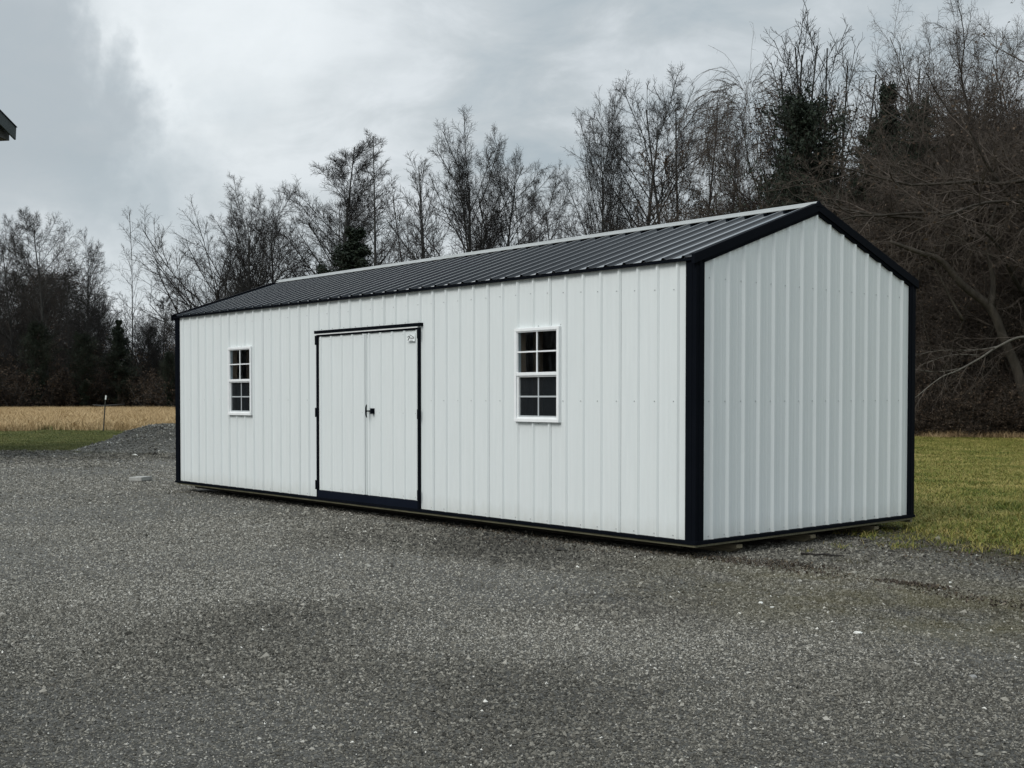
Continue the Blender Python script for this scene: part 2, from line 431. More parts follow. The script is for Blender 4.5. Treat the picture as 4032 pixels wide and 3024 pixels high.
# decal with a little house-and-bird mark
plate = MB().box(-4.052, -3.914, -.036, -.0305, 1.890, 1.968).build('decal', M['sticker'], frame)
def stroke(mb, pts, w, y=-.0375):
    for (x0, z0), (x1, z1) in zip(pts[:-1], pts[1:]):
        d = Vector((x1 - x0, 0, z1 - z0)); n = Vector((-d.z, 0, d.x)).normalized() * w / 2
        a = Vector((x0, y, z0)); b = Vector((x1, y, z1)); mb.poly([a - n, b - n, b + n, a + n]); mb.poly([a + n, b + n, b - n, a - n])
SX = lambda u: -4.052 + .138 * u
SZ = lambda v: 1.890 + .078 * v
mb = MB()
mb.cur = 0; stroke(mb, [(SX(.30), SZ(.97)), (SX(.62), SZ(.78)), (SX(.90), SZ(.55))], .006)
stroke(mb, [(SX(.10), SZ(.14)), (SX(.16), SZ(.34)), (SX(.28), SZ(.52)), (SX(.38), SZ(.72))], .010, -.0378)
mb.cur = 1; stroke(mb, [(SX(.08), SZ(.55)), (SX(.12), SZ(.74)), (SX(.22), SZ(.80)), (SX(.30), SZ(.66))], .010, -.0373)
stroke(mb, [(SX(.40), SZ(.42)), (SX(.48), SZ(.54)), (SX(.54), SZ(.40)), (SX(.60), SZ(.52)), (SX(.66), SZ(.40)), (SX(.72), SZ(.52)), (SX(.78), SZ(.42)), (SX(.84), SZ(.54)), (SX(.84), SZ(.36))], .006, -.0377)
stroke(mb, [(SX(.38), SZ(.20)), (SX(.72), SZ(.22))], .003); stroke(mb, [(SX(.25), SZ(.05)), (SX(.78), SZ(.06))], .003)
mb.build('decal_mark', [M['ink'], M['inkgrey']], frame)

# ------------------------------------------------------------------ windows
def window(a, b):
    """u0..u1 opening; measured outer frame is 3 cm wider"""
    x1, x0 = -a + .028, -b - .028; z0, z1 = WZ0 - .030, WZ1 + .030
    f = .031; y0, y1 = -.040, .03
    fr = MB(); fr.box(x0, x0 + f, y0, y1, z0 + .034, z1 - f); fr.box(x1 - f, x1, y0, y1, z0 + .034, z1 - f)
    fr.box(x0, x1, y0, y1, z1 - f, z1); fr.box(x0, x1, y0 - .004, y1, z0, z0 + .034)
    zm = (1.508 + 1.467) / 2
    fr.box(x0 + f, x1 - f, y0 + .004, y1, zm - .012, zm + .022)
    w = fr.build('window', M['vinyl'], shed, .003)
    xi0, xi1 = x0 + f, x1 - f
    # upper sash: thin stile, glass, white grid
    s = MB(); t = .010
    s.box(xi0, xi0 + t, -.030, .02, zm + .022, z1 - f); s.box(xi1 - t, xi1, -.030, .02, zm + .022, z1 - f); s.box(xi0 + t, xi1 - t, -.030, .02, z1 - f - t, z1 - f)
    s.build('sash', M['vinyl'], w)
    g = MB(); xc = (xi0 + xi1) / 2; zc = (zm + .022 + z1 - f) / 2
    g.box(xc - .0075, xc + .0075, -.026, -.016, zm + .022, z1 - f - t); g.box(xi0 + t, xc - .0075, -.026, -.016, zc - .0075, zc + .0075); g.box(xc + .0075, xi1 - t, -.026, -.016, zc - .0075, zc + .0075)
    g.build('muntin', M['vinyl'], w)
    MB().box(xi0 + t, xi1 - t, -.012, -.008, zm + .022, z1 - f - t).build('pane', M['glass'], w)
    # lower sash, set back behind its screen
    s = MB(); t = .018; zb = z0 + .034
    s.box(xi0, xi0 + t, -.022, .02, zb, zm - .012); s.box(xi1 - t, xi1, -.022, .02, zb, zm - .012)
    s.box(xi0 + t, xi1 - t, -.022, .02, zb, zb + .016); s.box(xi0 + t, xi1 - t, -.022, .02, zm - .026, zm - .012)
    s.build('sash', M['vinyl'], w, .001)
    MB().box(xi0 + t, xi1 - t, -.0215, .001, zb + .0165, zb + .030).build('screen_rail', M['shadedvinyl'], w)
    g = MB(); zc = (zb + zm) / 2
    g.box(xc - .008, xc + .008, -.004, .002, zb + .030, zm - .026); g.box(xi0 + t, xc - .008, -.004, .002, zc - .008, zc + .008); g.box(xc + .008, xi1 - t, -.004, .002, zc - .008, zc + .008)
    g.build('muntin', M['shadedvinyl'], w)
    MB().box(xi0 + t, xi1 - t, .004, .008, zb + .03, zm - .026).build('pane', M['screenglass'], w)
    return w
for a, b in win: window(a, b)

# ------------------------------------------------------------------ trees
def bark(name, a, b_, sc=6):
    m, nt, b = new_mat(name)
    tc = N(nt, 'ShaderNodeTexCoord'); oi = N(nt, 'ShaderNodeObjectInfo')
    n = noise(nt, mapping(nt, tc.outputs['Object'], (1, 1, .25)), sc, 4, .65)
    c = ramp(nt, n, [(.3, a), (.7, b_)])
    c = mixc(nt, math_(nt, 'MULTIPLY', oi.outputs['Random'], .5), c, tuple(x * .55 for x in a))
    L(nt, c, b.inputs['Base Color']); b.inputs['Roughness'].default_value = .9; b.inputs['Specular IOR Level'].default_value = .15
    return m
def leafm(name, a, b_):
    m, nt, b = new_mat(name)
    at = N(nt, 'ShaderNodeAttribute', attribute_name='shade')
    c = ramp(nt, at.outputs['Fac'], [(0, a), (1, b_)])
    L(nt, c, b.inputs['Base Color']); b.inputs['Roughness'].default_value = .75; b.inputs['Specular IOR Level'].default_value = .2
    return m
M['bark'] = bark('grey_bark', (.028, .029, .028), (.070, .070, .066))
M['twig'] = bark('grey_twigs', (.024, .0235, .023), (.050, .047, .044))
M['bark_brown'] = bark('brown_bark', (.030, .027, .022), (.080, .070, .058))
M['twig_brown'] = bark('brown_twigs', (.048, .040, .034), (.100, .083, .069))
M['bark_pale'] = bark('pale_bark', (.075, .070, .060), (.135, .128, .110))
M['cedar'] = leafm('cedar_foliage', (.008, .013, .009), (.026, .037, .023))
M['deadleaf'] = leafm('dead_leaves', (.032, .023, .016), (.085, .060, .040))
M['ivy'] = leafm('ivy_leaves', (.020, .032, .014), (.055, .075, .035))

UP = np.array([0, 0, 1.0])
def unit(v): return v / np.maximum(1e-9, np.linalg.norm(v, axis=-1, keepdims=True))
WOB = .62; FAT = 1.0
def branches(r, P0, D, Ln, R0, segs, trop, wob, endf, rmin=.004):
    n = len(P0); P = np.zeros((n, segs + 1, 3)); P[:, 0] = P0; d = unit(D); wob = wob * WOB; bend = r.normal(size=(n, 3)) * wob * .35
    for s in range(segs):
        d = unit(d + bend + r.normal(size=(n, 3)) * wob + UP * trop)
        P[:, s + 1] = P[:, s] + d * (Ln / segs)[:, None]
    t = np.linspace(0, 1, segs + 1)[None, :]
    R = np.maximum(rmin * FAT, R0[:, None] * (1 - t * (1 - endf)))
    return P, R
def spawn(r, P, R, Lp, k, t0, t1, ang0, ang1, ratio, lenfn=None, rr=.6):
    n, S, _ = P.shape; S -= 1
    idx = np.repeat(np.arange(n), k)
    t = t0 + (t1 - t0) * ((np.tile(np.arange(k), n) + r.random(n * k)) / k)
    f = t * S; i = np.minimum(f.astype(int), S - 1); w = (f - i)[:, None]
    p = P[idx, i] * (1 - w) + P[idx, i + 1] * w; rad = R[idx, i] * (1 - w[:, 0]) + R[idx, i + 1] * w[:, 0]
    tan = unit(P[idx, i + 1] - P[idx, i])
    az = np.tile(np.arange(k), n) * 2.39996 + np.repeat(r.random(n) * 6.28, k) + r.normal(size=n * k) * .5
    ref = np.where(np.abs(tan[:, 2:3]) > .8, np.array([[1.0, 0, 0]]), UP[None, :])
    a = unit(np.cross(tan, ref)); b = np.cross(tan, a)
    th = np.radians(ang0 + (ang1 - ang0) * r.random(n * k))[:, None]
    d = tan * np.cos(th) + (a * np.cos(az)[:, None] + b * np.sin(az)[:, None]) * np.sin(th)
    ln = Lp[idx] * ratio * (lenfn(t) if lenfn else (1 - .45 * t)) * (.7 + .6 * r.random(n * k))
    return p, d, ln, rad * rr
def tubes(P, R, sides):
    n, S1, _ = P.shape
    T = np.zeros_like(P); T[:, 1:-1] = P[:, 2:] - P[:, :-2]; T[:, 0] = P[:, 1] - P[:, 0]; T[:, -1] = P[:, -1] - P[:, -2]; T = unit(T)
    m = unit(P[:, -1] - P[:, 0]); ref = np.where(np.abs(m[:, 2:3]) > .75, np.array([[1.0, 0, 0]]), UP[None, :])[:, None, :]
    A = unit(np.cross(T, np.broadcast_to(ref, T.shape))); B = np.cross(T, A)
    w = np.arange(sides) * 2 * np.pi / sides
    V = P[:, :, None, :] + (A[:, :, None, :] * np.cos(w)[None, None, :, None] + B[:, :, None, :] * np.sin(w)[None, None, :, None]) * R[:, :, None, None]
    V = V.reshape(-1, 3)
    base = (np.arange(n)[:, None, None] * S1 + np.arange(S1 - 1)[None, :, None]) * sides; k = np.arange(sides)[None, None, :]; k2 = (k + 1) % sides
    Q = np.stack([base + k, base + k2, base + sides + k2, base + sides + k], -1).reshape(-1, 4)
    return V, Q
def join(parts):
    V = []; Q = []; n = 0
    for v, q in parts: V.append(v); Q.append(q + n); n += len(v)
    return np.concatenate(V), np.concatenate(Q)
def leaf_quads(r, C, size, flat=.0):
    n = len(C); a = unit(r.normal(size=(n, 3))); b = unit(np.cross(a, r.normal(size=(n, 3))))
    s = (size * (.6 + .8 * r.random(n)))[:, None]
    V = np.stack([C - a * s, C + b * s * .5, C + a * s, C - b * s * .5], 1).reshape(-1, 3)
    return V, np.arange(n * 4).reshape(-1, 4)
def tree_meshes(seed, spec, mats=('bark', 'twig'), Hh=20.0):
    """spec: trunk + levels.  returns trunk mesh, crown mesh (both for a tree Hh metres tall)"""
    r = np.random.default_rng(seed)
    st = spec.get('stems', 1); tl = spec['trunk'] * Hh
    P0 = np.zeros((st, 3)); P0[:, :2] = r.normal(size=(st, 2)) * .25 * (st > 1); P0[:, 2] = -.1
    D = np.tile(UP, (st, 1)) + r.normal(size=(st, 3)) * spec.get('lean', .03); D[:, 2] = 1
    Ln = np.full(st, tl) * (.8 + .2 * r.random(st)) if st > 1 else np.full(1, tl)
    P, R = branches(r, P0, D, Ln, np.full(st, spec['r']), 12, .01 if st == 1 else .03, spec.get('twob', .02), spec.get('endf', .12), .02)
    parts = [tubes(P, R, 8)]; crown = []; tips = []
    for li, lv in enumerate(spec['levels']):
        p, d, ln, rad = spawn(r, P, R, Ln, lv['k'], lv.get('t0', .2), lv.get('t1', 1.0), lv['ang'][0], lv['ang'][1], lv['ratio'], lv.get('fn'), lv.get('rr', .6))
        ln = np.maximum(ln, .25)
        P, R = branches(r, p, d, ln, np.maximum(rad, lv['rmin']), lv['segs'], lv['trop'], lv['wob'], .3, lv['rmin'] * .7); Ln = ln
        (parts if li == 0 else crown).append(tubes(P, R, 5 if li == 0 else (4 if li == 1 else 3)))
        tips = P
    V1, Q1 = join(parts); V, Q = join(crown); k = 20.0 / np.percentile(V[:, 2], 99.95); tips = tips * k
    tm = np_mesh('trunk', V1 * k, Q1, [M[mats[0]]], smooth=True); V = V * k; cm = np_mesh('crown', V, Q, [M[mats[1]]])
    return tm, cm, tips
LV = lambda k, ang, ratio, segs, trop, wob, rmin, **kw: dict(k=k, ang=ang, ratio=ratio, segs=segs, trop=trop, wob=wob, rmin=rmin, **kw)
SPECS = {
 'spreading': dict(trunk=.62, r=.30, twob=.035, endf=.3, levels=[
    LV(20, (35, 62), .85, 8, .06, .07, .03, t0=.25, fn=lambda t: 1.05 - .35 * t, rr=.5),
    LV(10, (25, 50), .42, 6, .03, .09, .015, t0=.25), LV(9, (25, 50), .48, 4, .03, .11, .008, t0=.15), LV(6, (25, 50), .5, 3, .02, .13, .005, t0=.15)]),
 'pyramid': dict(trunk=1.0, r=.22, twob=.008, endf=.06, levels=[
    LV(46, (38, 48), .34, 7, .02, .022, .012, t0=.16, t1=.95, fn=lambda t: np.minimum(1.0, .25 + 2.6 * t) * np.clip(1.38 - 1.28 * t, .26, 1.0), rr=.42),
    LV(14, (28, 45), .34, 4, .04, .07, .008, t0=.12), LV(9, (25, 45), .45, 3, .03, .10, .006, t0=.12), LV(3, (20, 50), .5, 2, .02, .12, .0045, t0=.3)]),
 'narrow': dict(trunk=1.0, r=.20, twob=.012, endf=.08, levels=[
    LV(42, (40, 62), .21, 6, .06, .07, .012, t0=.2, t1=.99, fn=lambda t: np.minimum(1.0, 1.4 - 1.25 * t), rr=.42),
    LV(9, (28, 55), .42, 4, .05, .09, .008, t0=.15), LV(6, (25, 50), .5, 3, .05, .12, .0055, t0=.15)]),
 'rounded': dict(trunk=.86, r=.27, twob=.022, endf=.12, levels=[
    LV(28, (36, 58), .42, 8, .03, .035, .018, t0=.32, fn=lambda t: 1.12 - .62 * t, rr=.46),
    LV(11, (28, 52), .40, 5, .025, .07, .010, t0=.2), LV(9, (28, 52), .46, 4, .02, .10, .0065, t0=.12), LV(5, (25, 55), .45, 2, .01, .12, .0045, t0=.15)]),
 'fan': dict(trunk=.80, r=.32, twob=.02, endf=.14, levels=[
    LV(28, (20, 44), .54, 9, .02, .032, .022, t0=.30, fn=lambda t: 1.15 - .66 * t, rr=.48),
    LV(12, (26, 48), .34, 5, .025, .06, .010, t0=.22), LV(9, (28, 52), .46, 4, .02, .10, .0065, t0=.12), LV(5, (25, 55), .45, 2, .01, .12, .0045, t0=.15)]),
 'multistem': dict(trunk=.95, r=.15, stems=4, lean=.13, twob=.03, endf=.1, levels=[
    LV(18, (22, 45), .26, 6, .05, .06, .012, t0=.28, t1=.98, fn=lambda t: 1.25 - .85 * t, rr=.5),
    LV(9, (25, 48), .42, 4, .05, .09, .008, t0=.15), LV(7, (25, 50), .48, 3, .05, .12, .0055, t0=.15)]),
 'poplar': dict(trunk=.98, r=.17, stems=3, lean=.07, twob=.02, endf=.1, levels=[
    LV(16, (18, 35), .24, 6, .06, .04, .012, t0=.35, t1=.97, fn=lambda t: 1.25 - .8 * t, rr=.5),
    LV(6, (22, 45), .42, 4, .05, .08, .008, t0=.2), LV(5, (25, 45), .45, 3, .05, .10, .006, t0=.2)]),
 'crooked': dict(trunk=.6, r=.30, twob=.07, endf=.35, lean=.1, levels=[
    LV(26, (35, 75), .62, 9, .03, .12, .024, t0=.2, fn=lambda t: 1.1 - .35 * t, rr=.46),
    LV(11, (30, 65), .45, 6, .02, .14, .012, t0=.18), LV(10, (30, 65), .48, 5, .0, .16, .007, t0=.12), LV(6, (30, 60), .5, 3, .0, .18, .005, t0=.15)]),
 'sapling': dict(trunk=1.0, r=.10, twob=.03, endf=.1, levels=[
    LV(26, (30, 60), .20, 5, .05, .08, .009, t0=.15, t1=.98, fn=lambda t: 1.2 - .9 * t, rr=.5),
    LV(8, (28, 55), .45, 4, .05, .12, .0065, t0=.15), LV(4, (28, 55), .5, 2, .05, .12, .0055, t0=.15)]),
}
PROTO = {}
def proto(kind, variant, mats):
    global WOB
    WOB = 1.05 if kind == 'crooked' else .62
    key = (kind, variant, mats)
    global FAT
    FAT = 1.8 if mats[0] == 'bark' else 1.0
    if key not in PROTO: PROTO[key] = tree_meshes(hash_(kind) + variant * 77, SPECS[kind], mats)
    FAT = 1.0
    return PROTO[key]
def hash_(s): return sum((i + 1) * ord(c) for i, c in enumerate(s))
def leafless(kind, variant, x, y, h, rz, label, group=None, mats=('bark', 'twig'), sx=1.0, name='bare_tree', cat='tree', leaves=None):
    tm, cm, tips = proto(kind, variant, mats)
    t = empty(name, (x, y, G), rz); t.scale = (h / 20 * sx, h / 20 * sx, h / 20)
    tag(t, label, cat, group)
    for nm, me in (('trunk', tm), ('crown', cm)):
        c = bpy.data.objects.new(nm, me); COL.objects.link(c); c.parent = t
    if leaves: c = bpy.data.objects.new('dead_leaves', leaf_mesh(kind, variant, mats, leaves)); COL.objects.link(c); c.parent = t
    return t
LEAFM = {}
def leaf_mesh(kind, variant, mats, leaves):
    key = (kind, variant, mats, leaves)
    if key not in LEAFM:
        r = np.random.default_rng(5); tips = proto(kind, variant, mats)[2][:, 1:].reshape(-1, 3)
        n, mat, zmax = leaves; c = tips[tips[:, 2] < zmax * 20]; c = c[r.integers(0, len(c), n)]
        V, Q = leaf_quads(r, c + r.normal(size=c.shape) * .06, .07); LEAFM[key] = np_mesh('dead_leaves', V, Q, [M[mat]], attr=r.random(len(Q)))
    return LEAFM[key]

def TH(ytop, d): return (1561.6 - ytop) / 4607.0 * d + CAM[2] - G
rnd = random.Random(11)
# --- the trees one can tell apart against the sky: px, ytop, depth, kind, variant, width factor, label
gl = ('bark', 'twig'); gb = ('bark_brown', 'twig_brown')
SKY = [
 (60, 840, 128, 'rounded', 0, .8, gl, 'tall leafless tree at the very left edge of the photo in the far woods'),
 (190, 810, 126, 'rounded', 2, .95, gl, 'spiky leafless tree, second from the left in the woods'),
 (340, 900, 130, 'rounded', 1, .75, gl, 'shorter leafless tree left of the slender pale sapling in the left woods'),
 (525, 818, 140, 'sapling', 0, .9, gl, 'very slender leafless sapling rising alone into the sky gap at left'),
 (830, 775, 112, 'spreading', 0, 1.15, gl, 'broad spreading leafless tree fanning out above the shed\'s far roof corner'),
 (985, 690, 110, 'fan', 0, .95, gl, 'dense round leafless tree right of the fan-shaped spreading one'),
 (1095, 720, 118, 'rounded', 0, .85, gl, 'dense grey leafless tree just left of the tall pyramid-shaped tree'),
 (1290, 528, 108, 'pyramid', 0, 1.25, gl, 'tall leafless tree with a neat pointed pyramid crown behind the roof'),
 (1415, 690, 112, 'rounded', 1, .7, gl, 'small bushy leafless tree between the pyramid tree and the narrow spire tree'),
 (1492, 522, 104, 'narrow', 0, 1.0, gl, 'narrow spire-shaped leafless tree right of the pyramid-shaped one'),
 (1680, 585, 98, 'multistem', 1, 1.0, gl, 'leafless tree with a drooping bent top, left of the big fan tree over mid roof'),
 (1850, 462, 92, 'fan', 1, .95, gl, 'large leafless tree with thick dark trunk and fan crown above the middle of the roof'),
 (1945, 500, 95, 'rounded', 1, .8, gl, 'leafless tree close behind the right side of the big fan tree'),
 (2065, 680, 92, 'multistem', 0, .9, gl, 'low leafless tree in the dip right of the big fan tree'),
 (2200, 640, 88, 'rounded', 1, .75, gl, 'low dense leafless tree in the sky dip left of the tall right-hand trees'),
 (2370, 350, 74, 'fan', 0, .6, gl, 'leafless clump of leaning stems at the left end of the taller right-hand trees'),
 (2510, 320, 72, 'rounded', 2, .95, gl, 'tall rounded leafless tree left of the roof peak with a straight dark trunk'),
 (2700, 335, 70, 'poplar', 0, 1.1, gl, 'tall thin-stemmed leafless tree between the rounded tree and the vine-hung tree'),
 (2850, 420, 68, 'rounded', 0, .75, gl, 'middling leafless tree just left of the vine-hung tree'),
 (2935, 240, 60, 'crooked', 0, .62, gb, 'tree hung with drooping vines, its dark trunk bare at the top'),
 (3110, 60, 58, 'poplar', 1, 1.1, gl, 'tallest leafless tree, thin upright stems reaching the top edge above the cedar'),
 (3250, 90, 60, 'poplar', 0, 1.0, gl, 'tall thin-stemmed leafless tree right beside the tallest one'),
 (3390, 300, 60, 'sapling', 1, 1.3, gl, 'thin leafless tree between the big round cedar and the small dark cedar tip'),
 (3530, 170, 55, 'poplar', 1, 1.0, gl, 'leafless tree with fine upright twigs left of the big crooked right-hand tree'),
 (3720, 190, 48, 'crooked', 1, .9, gb, 'crooked leafless tree with dark arching limbs near the right edge'),
 (4110, -180, 43, 'crooked', 0, 1.0, gb, 'big crooked leafless tree at the right edge with a forked dark trunk'),
 (3650, 120, 56, 'rounded', 0, .9, gb, 'round-topped leafless tree between the fine-twigged one and the crooked right-hand trees'),
 (3790, 40, 57, 'crooked', 0, .8, gb, 'farther crooked leafless tree whose top shows between the twisting right-hand trees'),
 (4030, 20, 54, 'rounded', 1, .9, gb, 'leafless tree filling the very top right corner behind the forked trunk'),
 (3840, 60, 49, 'crooked', 1, .8, gb, 'crooked leafless tree second in from the forked tree at the right edge'),
 (3960, -20, 47, 'crooked', 2, .8, gb, 'leafless tree with thick twisting limbs left of the forked right-edge tree'),
]
for i, (px, yt, d, kind, var, sx, mats, lab) in enumerate(SKY):
    x, y = spot(px, d); lv = (2500, 'deadleaf', .8) if kind in ('crooked', 'poplar') else None
    if 'vines' in lab: lv = (6000, 'ivy', .95)
    t = leafless(kind, var, x, y, TH(yt, d) * 1.0, rnd.uniform(0, 6.28), lab, None, mats, sx, leaves=lv)
    if 'vines' in lab: VINETREE = t

# --- drooping vines on the vine-hung tree
def strands(r, n, box, length, droop, rad, segs=7, wob=.35):
    (x0, x1, y0, y1, z0, z1) = box
    P0 = np.stack([r.uniform(x0, x1, n), r.uniform(y0, y1, n), r.uniform(z0, z1, n)], 1)
    D = r.normal(size=(n, 3)); D[:, 2] *= .6
    P, R = branches(r, P0, D, length * (.5 + r.random(n)), np.full(n, rad) * (.6 + .8 * r.random(n)), segs, droop, wob, .4, rad * .4)
    return P, R
r = np.random.default_rng(3)
P0 = np.stack([r.normal(0, 1.6, 420), r.normal(0, 1.6, 420), 18.6 - np.abs(r.normal(0, 2.6, 420))], 1)
D = np.stack([P0[:, 0], P0[:, 1], np.full(420, .5)], 1)
P, R = branches(r, P0, D, r.uniform(2, 8, 420), np.full(420, .018), 9, -.22, .12, .4, .007)
p2, d2, l2, r2 = spawn(r, P, R, r.uniform(2, 6, 420), 7, .1, 1, 30, 80, .22); Pb, Rb = branches(r, p2, d2, l2, np.full(len(p2), .008), 3, -.2, .2, .4, .005)
V, Q = join([tubes(P, R, 3), tubes(Pb, Rb, 3)])
c = bpy.data.objects.new('vines', np_mesh('vines', V, Q, [M['twig_brown']])); COL.objects.link(c); c.parent = VINETREE

# --- evergreens
def cedar_mesh(seed, h, w, round_=0.6):
    r = np.random.default_rng(seed); n = 230
    t = r.random(n) ** .8; z = .06 * h + t * h * .92
    shape = np.power(np.maximum(0, 1 - t), round_) * np.minimum(1, .55 + 2.2 * t) if round_ > .5 else np.sqrt(np.maximum(.02, 1 - ((t - .62) / .40) ** 2)) * (t > .25) + .25 * (t <= .25)
    prof = w * shape * (.50 + .75 * r.random(n) ** 1.3)
    az = r.random(n) * 6.28; d = np.stack([np.cos(az), np.sin(az), .25 + .5 * t], 1)
    P, R = branches(r, np.stack([0 * z, 0 * z, z], 1), d, np.maximum(.3, prof), np.full(n, .035), 6, .03, .12, .2, .01)
    br = tubes(P, R, 3)
    p, dd, ln, rad = spawn(r, P, R, np.maximum(.3, prof), 14, .25, 1, 25, 60, .34); Pt, Rt = branches(r, p, dd, ln, np.full(len(p), .012), 3, .04, .15, .3, .006)
    tips = Pt[:, 1:].reshape(-1, 3); C = tips[r.integers(0, len(tips), 38000)]; C = C + r.normal(size=C.shape) * .065
    V, Q = leaf_quads(r, C, .058)
    fol = np_mesh('foliage', V, Q, [M['cedar']], attr=np.clip(r.normal(.45, .3, len(Q)), 0, 1))
    tr = tubes(*branches(r, np.array([[0, 0, -.1]]), np.array([[0, 0, 1.0]]), np.array([h * .98]), np.array([.16]), 10, 0, .015, .1), 7)
    V, Q = join([tr, br, tubes(Pt, Rt, 3)])
    return np_mesh('trunk', V, Q, [M['bark_brown']]), fol
CED = [cedar_mesh(1, 10, 2.8, .75), cedar_mesh(2, 10, 2.5, .45), cedar_mesh(9, 10, 2.6, 1.0)]
for px, yt, d, k, sx, lab in (
    (1400, 905, 62, 0, 1.5, 'dark green cedar with a pointed tip just above the middle-left of the roof line'),
    (1270, 1050, 66, 0, 1.1, 'small dark cedar low beside the pointed one behind the roof'),
    (3170, 460, 52, 1, .78, 'big rounded dark green cedar standing above the roof peak'),
    (3485, 350, 50, 0, .8, 'narrow dark cedar tip poking out above the brown tangle at right'),
    (3600, 480, 47, 1, .40, 'dark cedar crown overgrown by brown vines left of the crooked tree'),
    (668, 1400, 121, 1, .9, 'low green bushy cedar peeking out beside the shed\'s far black corner'),
    (150, 1290, 124, 1, 1.0, 'dark evergreen low in the left woods beneath the spiky leafless tree'),
    (330, 1330, 126, 1, 1.1, 'dark evergreen low in the left woods behind the steel post'),
    (470, 1260, 128, 0, 1.1, 'dark evergreen low in the left woods right of the steel post')):
    x, y = spot(px, d); h = TH(yt, d); t = empty('cedar_tree', (x, y, G), rnd.uniform(0, 6)); s = h / 10
    t.scale = (s * sx, s * sx, s); tag(t, lab, 'cedar tree')
    for nm, me in zip(('trunk', 'foliage'), CED[k]):
        c = bpy.data.objects.new(nm, me); COL.objects.link(c); c.parent = t

# --- the crowd of trees filling the woods
def sky_limit(px):
    pts = [(-900, 960), (0, 960), (330, 1000), (450, 1060), (560, 1090), (700, 1060), (900, 1010), (1150, 1000), (1500, 990), (1800, 900), (2100, 880), (2250, 850), (2400, 740), (2600, 700), (2900, 600), (3100, 560), (3400, 480), (3700, 380), (4200, 250), (5200, 200)]
    for (a, ya), (b, yb) in zip(pts[:-1], pts[1:]):
        if a <= px <= b: return ya + (yb - ya) * (px - a) / (b - a)
    return 900
def front(px):                              # depth of the woods' edge along each line of sight
    pts = [(-3000, 112), (-900, 120), (0, 124), (520, 134), (700, 128), (1300, 96), (2000, 78), (2700, 58), (3300, 46), (3700, 42), (4400, 41), (6500, 44)]
    for (a, ya), (b, yb) in zip(pts[:-1], pts[1:]):
        if a <= px <= b: return ya + (yb - ya) * (px - a) / (b - a)
    return 120
ZL = [(-9e9, 700, 'leafless grey tree crowded in the woods at the far left beyond the straw field', 'trees crowding the woods beyond the straw field'),
      (700, 2300, 'leafless grey tree in the crowd of woods seen over the shed roof', 'trees crowding the woods behind the shed roof'),
      (2300, 9e9, 'leafless brown tree in the dense woods at right behind the shed gable and lawn', 'trees crowding the woods at right')]
def zone(px): return next(z for z in ZL if z[0] <= px < z[1])
kinds = ['rounded', 'rounded', 'narrow', 'spreading', 'sapling', 'rounded', 'pyramid', 'fan']
n = 0
for row, (dd0, dd1, step, lo, hi) in enumerate(((1, 7, 92, 40, 260), (8, 20, 100, 20, 240), (20, 40, 125, 0, 200))):
    px = -420 + row * 31
    while px < 5100:
        d = front(px) + rnd.uniform(dd0, dd1); z = zone(px)
        yt = sky_limit(px) + rnd.uniform(lo, hi); x, y = spot(px, d)
        k = rnd.choice(kinds if px < 2500 else ['crooked', 'multistem', 'rounded', 'crooked', 'sapling'])
        leafless(k, (0 if k == 'pyramid' else rnd.choice((0, 1))) if k != 'rounded' else rnd.choice((0, 1, 2)), x, y, max(6, TH(yt, d)), rnd.uniform(0, 6.28), z[2], z[3], gl if px < 2300 else gb, rnd.uniform(.8, 1.15), leaves=(2500, 'deadleaf', .8) if px > 2300 and k in ('crooked', 'rounded') else None)
        px += step * rnd.uniform(.7, 1.3); n += 1
# a few beyond the frame that the window glass and the roof reflect
for i in range(11):
    x, y = -3 - .77 * 46 + (i - 5) * 3.6 * -.63, -.63 * 46 + (i - 5) * 3.6 * .77 + (i % 2) * 3; leafless('rounded', 1, x, y, 19, rnd.uniform(0, 6), 'leafless tree of the woods continuing outside the photo to the left', 'trees past the left side of the photo', gl)

WOB = 1.0
# --- undergrowth: bushes and tangles along the edge
def bush_mesh(seed, h, w, nst, leaves, mats, wob=.10):
    r = np.random.default_rng(seed)
    P0 = np.zeros((nst, 3)); P0[:, :2] = r.normal(size=(nst, 2)) * w * .22; P0[:, 2] = -.05
    D = r.normal(size=(nst, 3)) * .45; D[:, 2] = 1
    Ln = h * (.55 + .5 * r.random(nst)); P, R = branches(r, P0, D, Ln, np.full(nst, .035) * (.5 + r.random(nst)), 9, .0, wob, .25, .01)
    st = tubes(P, R, 4)
    a, b, c_, e = spawn(r, P, R, Ln, 12, .12, 1, 25, 70, .34); P1, R1 = branches(r, a, b, c_, np.full(len(a), .012), 5, -.01, wob * 1.5, .4, .007)
    a, b, c2, e = spawn(r, P1, R1, c_, 6, .1, 1, 25, 70, .5); P2, R2 = branches(r, a, b, c2, np.full(len(a), .0075), 3, -.02, wob * 1.8, .5, .006)
    tips = np.concatenate([P1.reshape(-1, 3), P2.reshape(-1, 3)]); C = tips[r.integers(0, len(tips), leaves)]; C = C + r.normal(size=C.shape) * .08
    tw = join([tubes(P1, R1, 3), tubes(P2, R2, 3)])
    lv = leaf_quads(r, C, .065)
    return (np_mesh('stems', *st, [M[mats[0]]]), np_mesh('twigs', *tw, [M[mats[1]]]), np_mesh('dead_leaves', *lv, [M['deadleaf']], attr=r.random(len(lv[1]))))
